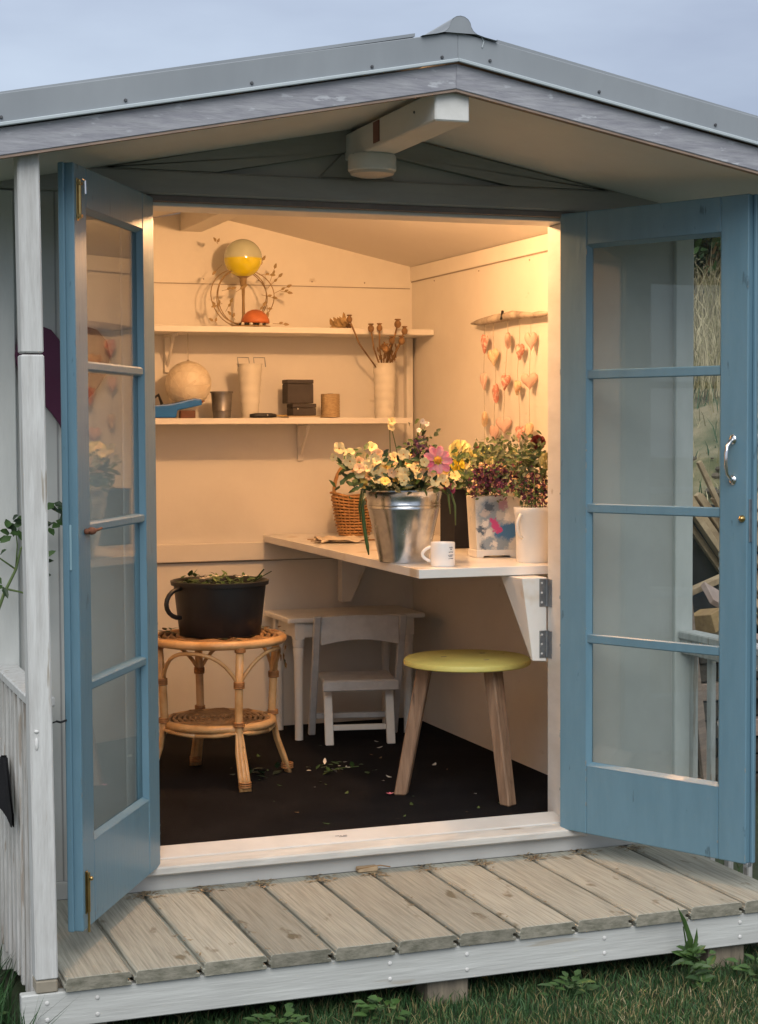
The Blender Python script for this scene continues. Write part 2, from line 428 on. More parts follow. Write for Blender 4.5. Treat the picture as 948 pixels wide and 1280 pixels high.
# petals
def petal(name, c, c2): return mk(name, c, c2, .6, 30, (1, 1, 1), 0, lo=.35, hi=.65)
pet = {'cream': petal('cream_petal', (.84, .70, .36), (.78, .58, .26)), 'white': petal('white_petal', (.82, .76, .66), (.76, .68, .56)),
       'peach': petal('peach_petal', (.76, .50, .30), (.70, .42, .22)), 'pink': petal('pink_petal', (.82, .12, .21), (.86, .40, .40)),
       'purple': petal('purple_petal', (.20, .085, .15), (.12, .05, .09)), 'magenta': petal('magenta_petal', (.36, .05, .13), (.24, .03, .08)),
       'butter': petal('butter_petal', (.84, .62, .16), (.78, .52, .10)), 'lemon': petal('lemon_petal', (.86, .80, .42), (.80, .72, .28)), 'yellow': petal('yellow_petal', (.80, .66, .07), (.72, .56, .04)),
       'wine': petal('wine_petal', (.21, .05, .10), (.11, .035, .055)), 'red': petal('red_petal', (.20, .025, .02), (.13, .015, .015)),
       'pale': petal('pale_green_petal', (.62, .56, .26), (.48, .44, .18))}
pollen = mk('pollen', (.62, .28, .03), (.5, .2, .02), .8, 60)

# ------------------------------------------------------------------ ground
GZ = -.42
mb = MB()
n = 40
vs = []; fs = []
for i in range(n+1):
    for j in range(n+1):
        a = (i/n-.5); b_ = (j/n-.5)
        x = math.copysign(abs(a*2)**2.6*80, a); y = math.copysign(abs(b_*2)**2.6*80, b_)
        z = GZ + .02*math.sin(x*1.7)*math.cos(y*1.3)*(1 if abs(x) < 8 else 0)
        if x < -1.25: z += .05*min(1, (-1.25-x)/.3)
        vs.append((x, y, z))
for i in range(n):
    for j in range(n):
        fs.append((i*(n+1)+j, (i+1)*(n+1)+j, (i+1)*(n+1)+j+1, i*(n+1)+j+1))
mb.add(vs, fs)
obj('ground', mb, soil_m, kind='structure', smooth=True)

def hill_h(x, y):
    t = max(0, min(1, (y-2.7)/1.6)); t = t*t*(3-2*t)
    h = GZ - .05 + 1.30*t + max(0, y-4.3)*.36
    h += .10*math.sin(x*2.1+y)*t + .07*math.sin(x*5.3-y*3.1)*t + .04*math.sin(x*11+y*9)*t
    return min(h, 3.0)
mb = MB(); vs = []; fs = []
NX, NY = 90, 60
for i in range(NX+1):
    for j in range(NY+1):
        x = -10+26*i/NX; y = 2.6+14*j/NY
        vs.append((x, y, hill_h(x, y)))
for i in range(NX):
    for j in range(NY):
        fs.append((i*(NY+1)+j, (i+1)*(NY+1)+j, (i+1)*(NY+1)+j+1, i*(NY+1)+j+1))
mb.add(vs, fs)
obj('hillside', mb, hill_m, kind='structure', smooth=True)

def blades(name, n, area, hgt, wid, mats, zf, lean=.5, kind='stuff', label=None, test=None):
    mb = MB()
    for k in range(n):
        x = random.uniform(area[0], area[1]); y = random.uniform(area[2], area[3])
        if test and not test(x, y): continue
        z = zf(x, y)
        h = random.uniform(*hgt); a = random.uniform(0, 6.28); w = wid*random.uniform(.6, 1.3)
        l = h*random.uniform(.1, lean); la = random.uniform(0, 6.28)
        dx, dy = math.cos(a)*w, math.sin(a)*w; lx, ly = math.cos(la)*l, math.sin(la)*l
        mb.cur = random.randrange(len(mats))
        mb.add([(x-dx, y-dy, z-.01), (x+dx, y+dy, z-.01), (x+lx*.4+dx*.7, y+ly*.4+dy*.7, z+h*.6), (x+lx*.4-dx*.7, y+ly*.4-dy*.7, z+h*.6), (x+lx, y+ly, z+h*.95)],
               [(0, 1, 2, 3), (3, 2, 4)])
    return obj(name, mb, mats, kind=kind, label=label)
gz = lambda x, y: GZ + (.05*min(1, (-1.25-x)/.3) if x < -1.25 else 0)
grass2 = mk('grass_blade_light', (.07, .14, .045), (.04, .085, .028), .6, 3)
grassy = mk('grass_blade_straw', (.26, .22, .10), (.18, .16, .07), .7, 3)
blades('grass', 30000, (-1.7, 1.5, -1.25, -.60), (.012, .055), .0019, [grass_m, grass2, grass_m, grass_m, grass2, grassy], gz, 1.0, label='short rough lawn grass in front of the deck')
blades('grass', 2600, (.25, 1.5, -1.3, -.86), (.012, .045), .002, [grassy, grass2, grassdry_m], gz, 1.0, label='straw coloured dry patch of lawn at the right front')
blades('grass', 2600, (-1.75, -1.2, -.95, .6), (.08, .22), .0035, [grass_m, grass_m, leafdark_m], gz, .8, label='long dark green grass beside the left railing')
blades('grass', 2500, (1.25, 4.0, -.8, 2.8), (.03, .12), .003, [grass_m, grass2, grassy], gz, .9, label='grass beside the right side of the shed')
blades('dry_grass', 9000, (3.4, 7.8, 5.7, 7.9), (.22, .62), .0050, [grassdry_m, grassdry_m, grassy], hill_h, .55, label='tall pale dry grass on the hillside')
blades('dry_grass', 2600, (2.0, 6.5, 3.4, 5.9), (.05, .2), .0045, [grassdry_m, grassy, grass_m], hill_h, .9, label='sparse short dry grass on the bank')

mb = MB()
for k in range(260):
    x = random.uniform(2.6, 5.2); y = random.uniform(3.2, 4.7); r_ = random.uniform(.012, .05)
    mb.cur = random.choice([0, 0, 0, 1])
    mb.sphere((x, y, hill_h(x, y)+r_*.3), r_, 6, 4, (random.uniform(.8, 1.5), 1, random.uniform(.5, .8)))
obj('clods', mb, [mk('dry_clod', (.17, .135, .10), (.08, .065, .05), .95, 9, (1, 1, 1), .6, 20), mk('pale_stone', (.42, .38, .33), None, .9)], kind='stuff', label='dry earth clods and stones scattered on the bank')
# shrubs on the hill
def shrub(x, y, h, r, label):
    t = thing('shrub', (x, y, hill_h(x, y)), label, 'shrub')
    z0 = hill_h(x, y)
    mb = MB(); tips = []
    for k in range(9):
        a = random.uniform(0, 6.28); e = random.uniform(.2, .9)
        p = Vector((x+math.cos(a)*r*e*.7, y+math.sin(a)*r*e*.7, z0+h*random.uniform(.5, .85)))
        mid = Vector((x, y, z0+h*.25)) + Vector((math.cos(a), math.sin(a), 0))*r*.2
        mb.tube([(x, y, z0-.05), mid, p], [.035, .022, .008], 5); tips.append(p)
    obj('branch', mb, stem_m, t)
    mb = MB()
    for k in range(4200):
        p = random.choice(tips) + Vector((random.gauss(0, r*.3), random.gauss(0, r*.3), random.gauss(0, h*.15)))
        d = Vector((random.uniform(-1, 1), random.uniform(-1, 1), random.uniform(-.5, 1)))
        mb.cur = random.randrange(3)
        mb.leaf(p, d, (random.uniform(-1, 1), random.uniform(-1, 1), 1), random.uniform(.06, .13), random.uniform(.03, .06))
    obj('foliage', mb, [leaf_m, leafdark_m, grass2], t)
shrub(5.75, 8.0, 1.15, 1.0, 'dense green shrub on the hill above the dry grass')
shrub(6.8, 8.5, 1.1, 1.0, 'darker green shrub further up the hill on the right')
shrub(4.9, 8.2, 1.1, .9, 'low green shrub on the hill beside the shed')

# ------------------------------------------------------------------ shed
SH = thing('garden_shed', (0, 1.1, GZ), 'white timber garden shed with grey gabled roof and open blue glazed doors', 'shed')
RS = .192
def rz(x, top): return top - RS*abs(x)

# front wall around the opening (three butted pieces)
XL, XR, ZH = -.72, .70, 1.889
mb = MB()
mb.prism_xz([(-1.15, -.40), (XL, -.40), (XL, rz(XL, 2.14)), (-1.15, rz(1.15, 2.14))], 0, .098)
mb.prism_xz([(XR, -.40), (1.15, -.40), (1.15, rz(1.15, 2.14)), (XR, rz(XR, 2.14))], 0, .098)
mb.prism_xz([(XL, ZH), (XR, ZH), (XR, rz(XR, 2.14)), (0, 2.14), (XL, rz(XL, 2.14))], 0, .098)
mb.prism_xz([(XL, -.40), (XR, -.40), (XR, -.21), (XL, -.21)], 0, .098)
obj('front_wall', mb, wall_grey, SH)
for x0 in (-1.15, 1.032):
    mb = MB(); mb.box(x0, x0+.118, .1, 2.4, -.40, 1.925)
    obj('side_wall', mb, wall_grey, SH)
mb = MB(); mb.prism_xz([(-1.03, -.40), (1.03, -.40), (1.03, 1.945), (0, 2.155), (-1.03, 1.945)], 2.28, 2.4)
obj('back_wall', mb, int_wall, SH)
mb = MB(); mb.box(1.03, 1.0315, .1, 2.28, -.14, 1.95)
obj('interior_lining', mb, int_wall, SH)
mb = MB(); mb.box(-1.0315, -1.03, .1, 2.28, -.14, 1.95)
obj('interior_lining', mb, int_wall, SH)
mb = MB()
mb.prism_xz([(-1.03, -.14), (XL, -.14), (XL, rz(XL, 2.10)), (-1.03, rz(1.03, 2.10))], .0985, .1)
mb.prism_xz([(XR, -.14), (1.03, -.14), (1.03, rz(1.03, 2.10)), (XR, rz(XR, 2.10))], .0985, .1)
mb.prism_xz([(XL, ZH+.002), (XR, ZH+.002), (XR, rz(XR, 2.10)), (0, 2.10), (XL, rz(XL, 2.10))], .0985, .1)
obj('interior_lining', mb, int_wall, SH)
# seam battens on interior walls: top panel joint and dado rail
mb = MB(); mb.box(-1.02, 1.02, 2.277, 2.2795, 1.838, 1.842)
obj('panel_joint', mb, mk('joint_brown', (.40, .34, .28), None, .8), SH)  # brown colour shared by the joint strips and nail heads
mb = MB(); mb.hexa([(1.0265, .1, 1.872), (1.0295, .1, 1.872), (1.0295, 2.28, 1.868), (1.0265, 2.28, 1.868), (1.0265, .1, 1.877), (1.0295, .1, 1.877), (1.0295, 2.28, 1.873), (1.0265, 2.28, 1.873)])
obj('panel_joint', mb, MATS['joint_brown'], SH)
mb = MB(); mb.hexa([(1.022, .1, 1.877), (1.0295, .1, 1.877), (1.0295, 2.28, 1.873), (1.022, 2.28, 1.873), (1.022, .1, 1.935), (1.0295, .1, 1.935), (1.0295, 2.28, 1.938), (1.022, 2.28, 1.938)])
obj('upper_panel', mb, int_wall, SH)
mb = MB(); mb.box(-1.028, 1.028, 2.255, 2.279, .618, .698)
obj('dado_rail', mb, int_wall, SH, bevel=.003)
mb = MB(); mb.box(-1.028, 1.028, 2.276, 2.2795, .612, .616)
obj('panel_joint', mb, MATS['joint_brown'], SH)
mb = MB(); mb.box(.985, 1.018, 2.235, 2.278, .75, 1.62)
obj('corner_strip', mb, int_wall, SH, bevel=.003)
# nail heads along the panel joints
for x in (.05, .30, .55, .80):
    mb = MB(); mb.sphere((x, 2.279, 1.862), .0035, 8, 5)
    obj('nail_head', mb, MATS['joint_brown'], SH)
for y in (.5, 1.0, 1.5, 2.0):
    mb = MB(); mb.sphere((1.0295, y, 1.855), .0035, 8, 5)
    obj('nail_head', mb, MATS['joint_brown'], SH)
# ceiling
mb = MB()
mb.prism_xz([(0, 2.158), (1.04, 2.158-.2126*1.04), (1.04, 2.175-.2126*1.04), (0, 2.175)], .1, 2.3)
mb.prism_xz([(-1.04, 2.158-.2126*1.04), (0, 2.158), (0, 2.175), (-1.04, 2.175-.2126*1.04)], .1, 2.3)
obj('ceiling', mb, int_ceil, SH)
# floor
mb = MB(); mb.box(-1.03, 1.03, .09, 2.28, -.24, -.137)
obj('floor', mb, carpet_m, SH)
# ridge beam (inside and out)
mb = MB(); mb.box(-.075, .026, -.775, -.002, 2.037, 2.118)
beam = obj('ridge_beam', mb, beam_white, SH, bevel=.004)
mb = MB(); mb.box(-.0855, -.0832, -.375, -.335, 2.03, 2.105)
mb = MB(); mb.box(-.0782, -.0752, -.335, -.285, 2.050, 2.112)
obj('name_plate', mb, label_m, beam)
for (yy, zz) in ((-.62, 2.085), (-.1, 2.045)):
    mb = MB(); mb.sphere((-.0755, yy, zz), .004, 8, 6)
    obj('nail', mb, screw_m, beam)
mb = MB(); mb.box(-.052, .046, .101, 2.279, 2.066, 2.15)
obj('ridge_beam', mb, int_wall, SH, bevel=.003)

# roof
roofm = MB()
for sg in (-1, 1):
    a = [(0, 2.262), (sg*1.42, 2.262-RS*1.42), (sg*1.42, 2.24-RS*1.42), (0, 2.24)]
    roofm.prism_xz(a, -.797, 2.75)
roof = obj('roof', roofm, flash_m, SH)
for sg in (-1, 1):
    mb = MB(); mb.prism_xz([(0, 2.157), (sg*1.40, 2.157-RS*1.40), (sg*1.40, 2.145-RS*1.40), (0, 2.145)], -.772, -.0005)
    obj('soffit', mb, soffit_m, SH)
    x0 = -.023
    mb = MB(); mb.prism_xz([(x0, 2.188), (sg*1.42, 2.188-RS*1.42), (sg*1.42, 2.120-RS*1.42), (x0, 2.120)], -.80, -.776)
    fb = obj('fascia_board', mb, fascia_m, SH, bevel=.002)
    mb = MB(); mb.prism_xz([(x0, 2.1195), (sg*1.42, 2.1195-RS*1.42), (sg*1.42, 2.1135-RS*1.42), (x0, 2.1135)], -.797, -.776)
    obj('bare_edge', mb, bare_m, fb)
    mb = MB(); mb.prism_xz([(x0, 2.270), (sg*1.43, 2.270-RS*1.43), (sg*1.43, 2.196-RS*1.43), (x0, 2.196)], -.812, -.802)
    fl = obj('verge_flashing', mb, flash_m, SH, bevel=.0015)
    mb = MB(); mb.prism_xz([(x0, 2.199), (sg*1.43, 2.199-RS*1.43), (sg*1.43, 2.189-RS*1.43), (x0, 2.189)], -.820, -.8125)
    obj('drip_edge', mb, drip_m, fl, bevel=.002)
    xs = [(-.07, -.27, -.60, -.93, -1.24), (.07, .40, .77, 1.1)][sg > 0]
    for x in xs:
        mb = MB(); mb.lathe([(.0045, 0), (.0045, .003), (.003, .005)], 8)
        o = obj('screw', mb, screw_m, fl, local=True, at=Vector((x, -.8125, 2.212-RS*abs(x)))-base_of(fl), rot=(R(90), 0, 0))
    # sheet lip on top of the verge
    mb = MB(); mb.prism_xz([(x0+sg*.12, 2.2785-RS*.1), (sg*1.43, 2.2745-RS*1.43), (sg*1.43, 2.266-RS*1.43), (x0+sg*.12, 2.27-RS*.1)], -.8015, -.70)
    obj('sheet_edge', mb, flash_m, roof)
    mb = MB(); mb.prism_xz([(sg*1.40, 2.25-RS*1.40), (sg*1.418, 2.25-RS*1.40), (sg*1.418, 2.195-RS*1.40), (sg*1.40, 2.195-RS*1.40)], -.77, 2.6)
    obj('eave_board', mb, fascia_m, SH)
# ridge cap: half round with flanges
prof = [(-.110, 2.2785-RS*.110), (-.070, 2.2785-RS*.070), (-.048, 2.271), (-.038, 2.278)]
for k in range(0, 9):
    a = math.pi - math.pi*k/8
    prof.append((math.cos(a)*.031, 2.289+math.sin(a)*.028))
prof += [(.038, 2.278), (.048, 2.271), (.070, 2.2785-RS*.070), (.110, 2.2785-RS*.110)]
prof = [(x-.02, z-.007) for x, z in prof]
low = [(x, z-.008) for x, z in reversed(prof)]
mb = MB()
k = len(prof)
vs = [(x, -.824, z) for x, z in prof] + [(x, 2.76, z) for x, z in prof]
fs = [(i, i+1, i+1+k, i+k) for i in range(k-1)]
mb.add(vs, fs)
capf = [(x, -.823, z) for x, z in prof[2:-2]]
mb.add(capf, [tuple(range(len(capf)))])
obj('ridge_cap', mb, flash_m, roof, smooth=True, auto=40)
mb = MB(); mb.tube([(.045, -.8135, 2.262), (.052, -.8135, 2.248), (.047, -.8135, 2.232)], .0018, 5)
obj('paint_scratch', mb, drip_m, roof)

# gable truss on the front wall
mb = MB(); mb.box(-1.14, 1.14, -.034, -.001, 1.908, 1.981)
ch = obj('truss_chord', mb, truss_m, SH, bevel=.006)
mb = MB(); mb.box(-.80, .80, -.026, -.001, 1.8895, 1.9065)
obj('head_strip', mb, mk('head_dark_strip', (.20, .17, .16), (.14, .12, .12), .6), ch)  # dark strip between the door head and the chord
for sg in (-1, 1):
    mb = MB(); mb.prism_xz([(sg*.035-.02, 2.137), (sg*.835, 2.141-RS*.835), (sg*.835, 1.9825), (sg*.49, 1.9825), (sg*.035-.02, 2.066)], -.030, -.001)
    obj('truss_rafter', mb, truss_m, SH, bevel=.003)
mb = MB(); mb.prism_xz([(-.16, 1.9825), (.09, 1.9825), (.018, 2.06), (-.083, 2.06)], -.020, -.0015)
obj('truss_gusset', mb, truss_m, SH, bevel=.003)

# corner trims, architraves
for x0, x1 in ((-1.165, -1.10), (1.097, 1.165)):
    mb = MB(); mb.box(x0, x1, -.020, .05, -.40, 1.905)
    obj('corner_trim', mb, trim_white, SH, bevel=.003)
for x0, x1 in ((-.785, -.722), (.702, .765)):
    mb = MB(); mb.box(x0, x1, -.014, -.001, -.20, 1.888)
    obj('architrave', mb, trim_white, SH, bevel=.003)
for x0, x1 in ((-.98, -.975),):
    mb = MB(); mb.box(x0, x1, -.0015, -.0003, -.2, 1.907)
    obj('board_joint', mb, mk('joint_line', (.3, .3, .3), None, .8), SH)

# door frame (lining) and sill
mb = MB()
mb.box(XR-.006, XR+.006, .0015, .135, -.112, ZH-.012)
mb.box(XL-.006, XL+.006, .0015, .135, -.112, ZH-.012)
mb.box(XL-.006, XR+.006, .0015, .135, ZH-.011, ZH+.001)
obj('door_frame', mb, frame_white, SH, bevel=.002)
mb = MB()
mb.hexa([(XL-.005, .001, -.16), (XR+.004, .001, -.16), (XR+.004, .090, -.16), (XL-.005, .090, -.16),
         (XL-.005, .001, -.1115), (XR+.004, .001, -.1115), (XR+.004, .090, -.094), (XL-.005, .090, -.094)])
sill = obj('door_sill', mb, frame_white, SH, bevel=.002)
mb = MB()
mb.hexa([(-.74, -.050, -.152), (.758, -.050, -.152), (.758, .0005, -.152), (-.74, .0005, -.152),
         (-.74, -.050, -.127), (.758, -.050, -.127), (.758, .0005, -.114), (-.74, .0005, -.114)])
obj('sill_nosing', mb, sill_white, sill, bevel=.004)
mb = MB(); mb.box(-1.09, 1.09, -.018, -.001, -.206, -.153)
obj('sill_board', mb, wall_grey, sill, bevel=.002)
mb = MB()
for k, (a, b_) in enumerate(((0, .014), (.016, .022), (.026, .04))):
    mb.add([(-.10+a, .0435, -.1020), (-.10+b_, .0435, -.1020), (-.10+b_, .047, -.1013), (-.10+a, .047, -.1013)], [(0, 1, 2, 3)])
mb.add([(-.09, .036, -.1035), (-.062, .036, -.1035), (-.062, .039, -.1029), (-.09, .039, -.1029)], [(0, 1, 2, 3)])
obj('maker_mark', mb, ink_m, sill)

# ------------------------------------------------------------------ doors (parts of the shed)
def door(hx, ang, s, label):
    """local x: across the door from the hinge, y: thickness (inside face at s*.04)."""
    W, T0, T1 = .705, 0.0, s*.04
    mb = MB()
    ST = .108
    mb.box(0, ST, T0, T1, -.128, 1.90)
    mb.box(W-.097, W, T0, T1, -.128, 1.90)
    mb.box(ST+.0006, W-.0976, T0, T1*.985, -.128, .098)
    mb.box(ST+.0006, W-.0976, T0, T1*.985, 1.792, 1.90)
    d = obj('door', mb, door_blue, SH, local=True, at=Vector((hx, -.002, 0))-base_of(SH), rot=(0, 0, ang), bevel=.0028, label=label)
    BASE[d.name] = Vector((0, 0, 0))
    for z in (1.375, .942, .516):
        mb = MB()
        z0, z1 = z-.016, z+.016
        y0, y1 = sorted((s*.006, s*.037))
        mb.hexa([(ST-.002, y0, z0), (W-.095, y0, z0), (W-.095, y1, z0+.004), (ST-.002, y1, z0+.004), (ST-.002, y0, z1), (W-.095, y0, z1), (W-.095, y1, z1-.004), (ST-.002, y1, z1-.004)])
        obj('muntin', mb, door_blue, d, local=True, bevel=.004)
    zs = [.098, .516, .942, 1.375, 1.792]
    for k in range(4):
        mb = MB(); y0, y1 = sorted((s*.018, s*.022))
        mb.box(ST-.006, W-.091, y0, y1, zs[k]-.004 if k else .090, zs[k+1]+.004)
        obj('pane', mb, glass_m, d, local=True)
    # glazing beads
    mb = MB()
    y0, y1 = sorted((s*.023, s*.0405))
    def wedge(x0, x1, z0, z1, side):
        pass
    b_ = .012
    f0, f1 = s*.0395, s*.023
    a0, a1, c0, c1 = ST-.001, W-.096, .097, 1.793
    mb.add([(a0, f0, c0), (a1, f0, c0), (a1-b_, f1, c0+b_), (a0+b_, f1, c0+b_)], [(0, 1, 2, 3)])
    mb.add([(a0, f0, c0), (a0+b_, f1, c0+b_), (a0+b_, f1, c1-b_), (a0, f0, c1)], [(0, 1, 2, 3)])
    mb.add([(a1, f0, c0), (a1-b_, f1, c0+b_), (a1-b_, f1, c1-b_), (a1, f0, c1)], [(0, 1, 2, 3)])
    mb.add([(a0, f0, c1), (a1, f0, c1), (a1-b_, f1, c1-b_), (a0+b_, f1, c1-b_)], [(0, 1, 2, 3)])
    obj('glazing_bead', mb, door_blue, d, local=True)
    yi = s*.04
    mb = MB()
    for q in range(26):
        ez = random.choice([random.uniform(-.12, .35), random.uniform(-.12, 1.85)]); ex = random.choice([.0015, W-.0015, W-.098, ST-.001])
        rx_, rz_ = random.uniform(.0012, .003), random.uniform(.003, .012)
        n_ = 7; off_ = len(mb.v)
        mb.add([(ex+rx_*math.cos(6.283*t_/n_)*random.uniform(.6, 1.2), yi+s*.0004, ez+rz_*math.sin(6.283*t_/n_)*random.uniform(.6, 1.2)) for t_ in range(n_)], [tuple(range(n_))])
    obj('paint_chip', mb, chip_m, d, local=True, kind='stuff')
    if s < 0:
        # chrome pull handle
        mb = MB()
        pts = [(.655, yi-.004, 1.165), (.655, yi-.014, 1.160), (.653, yi-.030, 1.145), (.652, yi-.034, 1.12), (.652, yi-.034, 1.085), (.653, yi-.030, 1.062), (.655, yi-.014, 1.047), (.655, yi-.004, 1.042)]
        mb.tube(pts, [.006, .006, .0055, .006, .006, .0055, .006, .006], 10)
        for z in (1.165, 1.042):
            mb.sphere((.655, yi-.002, z), .014, 12, 8, (1, .45, 1.1))
        obj('handle', mb, chrome, d, local=True, smooth=True)
        mb = MB(); mb.lathe([(.011, 0), (.011, .004), (.006, .012), (.002, .014)], 12)
        obj('latch_knob', mb, brass, d, local=True, at=(.688, yi, .926), rot=(R(90), 0, 0), smooth=True, auto=40)
        mb = MB(); mb.box(W, W+.003, -.031, -.010, .855, .985)
        obj('lock_plate', mb, zinc, d, local=True, bevel=.001)
        mb = MB(); mb.box(W-.012, W+.004, -.034, -.008, -.14, -.126)
        obj('foot_bolt', mb, zinc, d, local=True, bevel=.002)
        mb = MB(); mb.box(W, W+.012, -.016, 0, -.128, 1.90)
        obj('closing_bead', mb, door_blue, d, local=True, bevel=.003)
    else:
        for z0, z1, rod in ((1.752, 1.862, 1), (-.085, .03, -1)):
            mb = MB()
            mb.box(.672, .688, yi, yi+.003, z0, z1)
            mb.tube([(.680, yi+.007, z0+.004), (.680, yi+.007, z1-.004)], .005, 10)
            if rod > 0:
                for z in (z0+.012, z1-.014): mb.box(.672, .688, yi, yi+.014, z-.004, z+.004)
            else:
                mb.tube([(.680, yi+.007, z0-.05), (.680, yi+.007, z0+.02)], .0035, 8)
                mb.sphere((.680, yi+.015, z1-.02), .006, 10, 8)
            obj('barrel_bolt', mb, brass, d, local=True, bevel=.0008)
        mb = MB()
        mb.tube([(.672, yi+.010, 1.862), (.65, yi+.012, 1.86), (.648, yi+.012, 1.825)], .003, 8)
        obj('bolt_keeper', mb, chrome, d, local=True)
        mb = MB(); mb.box(W, W+.003, .010, .022, .835, .955)
        obj('lock_plate', mb, mk('pale_blue_paint', (.32, .50, .58), None, .4), d, local=True, bevel=.001)
        mb = MB()
        mb.sphere((.632, yi+.012, .935), .013, 12, 8, (1.3, 1, .8)); mb.sphere((.655, yi+.006, .935), .008, 10, 8)
        mb.tube([(.632, yi+.012, .935), (.60, yi+.02, .937), (.55, yi+.012, .938)], [.005, .004, .003], 8)
        obj('turn_latch', mb, rust, d, local=True, smooth=True)
        mb = MB(); mb.box(W, W+.011, 0.0, .017, -.128, 1.90)
        obj('closing_bead', mb, door_blue, d, local=True, bevel=.003)
        mb = MB()
        mb.tube([(W+.004, .006, .44), (W+.03, -.004, .437), (W+.045, -.01, .442)], .003, 8)
        mb.tube([(W+.045, -.01, .442), (W+.075, -.045, .43), (W+.1, -.07, .43)], .0022, 6)
        obj('cabin_hook', mb, dark_m, d, local=True)
    return d
door(.70, R(-63), -1, 'blue glazed door on the right with a chrome pull handle')
door(-.72, R(-119.5), 1, 'blue glazed door on the left with brass bolts')

# wall heart behind the left door
def heart_outline(n=28):
    pts = []
    for k in range(n):
        t = 2*math.pi*k/n
        x = 16*math.sin(t)**3; z = 13*math.cos(t)-5*math.cos(2*t)-2*math.cos(3*t)-math.cos(4*t)
        pts.append((x/34.0, (z+2.5)/29.0))
    return pts
def heart_mesh(w, h, d, flat=False):
    mb = MB(); o = heart_outline(); n = len(o); vs = []
    if flat:
        pts = [(x*w, z*h) for x, z in o]
        mb.prism_xz(pts, 0, d)
        return mb
    for sc_, y in ((1, 0), (.86, d*.55), (.55, d*.9)):
        vs += [(x*w*sc_, -y, z*h*sc_) for x, z in o]
    vs.append((0, -d, 0))
    for sc_, y in ((.86, d*.55), (.55, d*.9)):
        vs += [(x*w*sc_, y, z*h*sc_) for x, z in o]
    vs.append((0, d, 0))
    fs = []
    for i in range(n):
        j = (i+1) % n
        fs += [(i, j, n+j, n+i), (n+i, n+j, 2*n+j, 2*n+i), (2*n+i, 2*n+j, 3*n)]
        b0 = 3*n+1
        fs += [(j, i, b0+i, b0+j), (b0+j, b0+i, b0+n+i, b0+n+j), (b0+n+j, b0+n+i, b0+2*n)]
    mb.add(vs, fs)
    return mb
mb = heart_mesh(.30, .325, .018, True)
obj('heart_plaque', mb, purple_m, local=True, at=(-.962, -.0285, 1.350), bevel=.004,
    label='dark plum wooden heart hung on the wall behind the left post', cat='heart')

# ------------------------------------------------------------------ porch deck, posts, rails
DK = thing('porch_deck', (0, -.39, GZ), 'bare timber porch deck with grey white front board', 'deck')
for i in range(12):
    x0 = -.7427 + .1833*(i-2) + .0055
    x1 = x0 + .1833 - .0125
    y0 = -.768 + random.uniform(-.004, .004)
    dz = random.uniform(-.0012, .0012)
    mb = MB()
    zt, zb = -.205+dz, -.2415
    sec = [(x0, zb), (x1, zb), (x1, zb+.010), (x1-.010, zb+.010), (x1-.010, zb+.020), (x1, zb+.020), (x1, zt-.006), (x1-.006, zt), (x0+.006, zt), (x0, zt-.006), (x0, zb+.021), (x0-.005, zb+.020), (x0-.005, zb+.011), (x0, zb+.010)]
    mb.prism_xz(sec, y0, -.020)
    mb.m[0] = 1
    o = obj('deck_board', mb, [deck_m, end_m], DK, at=((x0+x1)/2, -.39, -.22), bevel=.0012)
    o.rotation_euler = (0, R(random.uniform(-.25, .25)), R(random.uniform(-.12, .12)))
mb = MB(); mb.box(-1.215, 1.20, -.756, -.722, -.338, -.243)
fb = obj('front_board', mb, board_white, DK, bevel=.003)
for x in (-1.15, -1.02, -.21, .02, .45, .90):
    for z in (-.268, -.312):
        mb = MB(); mb.sphere((x, -.757, z), .006, 10, 6, (1, .5, 1))
        obj('bolt_head', mb, nail_m, fb)
for y0 in (-.08, -.42):
    mb = MB(); mb.box(-1.09, 1.09, y0, y0+.035, -.338, -.2425)
    obj('bearer', mb, pile_m, DK)
for x in (-1.05, -.02, .88):
    mb = MB(); mb.box(x-.062, x+.062, -.718, -.60, -.62, -.244)
    obj('pile', mb, pile_m, DK, bevel=.006)
for x0 in (-1.151, 1.116):
    mb = MB(); mb.box(x0, x0+.035, -.72, 0, -.338, -.243)
    obj('side_board', mb, rail_white, DK, bevel=.003)

def post(xt, xb, label):
    hw = .028
    t = thing('porch_post', (xb, -.725, -.243), label, 'post')
    def seg(z0, z1, nm, m, grow=0):
        f = lambda z: xb + (xt-xb)*(z+.243)/(1.93+.243)
        mb = MB()
        mb.hexa([(f(z0)-hw-grow, -.757, z0), (f(z0)+hw+grow, -.757, z0), (f(z0)+hw+grow, -.692, z0), (f(z0)-hw-grow, -.692, z0),
                 (f(z1)-hw-grow, -.757, z1), (f(z1)+hw+grow, -.757, z1), (f(z1)+hw+grow, -.692, z1), (f(z1)-hw-grow, -.692, z1)])
        return obj(nm, mb, m, t, bevel=.004)
    sh = seg(-.208, 1.395, 'lower_shaft', post_white, .001)
    seg(1.399, 1.92, 'upper_shaft', post_white)
    seg(-.2425, -.209, 'bare_foot', bare_foot)
    mb = MB()
    mb.sphere((xb-.018, -.758, .437), .006, 10, 6, (1, .6, .7)); mb.sphere((xb-.018, -.758, .405), .007, 8, 6, (.7, .5, 2.4))
    obj('bolt', mb, nail_m, sh, smooth=True)
bare_foot = mk('bare_post_end', (.36, .32, .26), (.26, .23, .18), .8, 9)
post(-1.167, -1.149, 'peeling white porch post on the left beside the open door')
post(1.167, 1.152, 'white porch post at the right end of the deck')

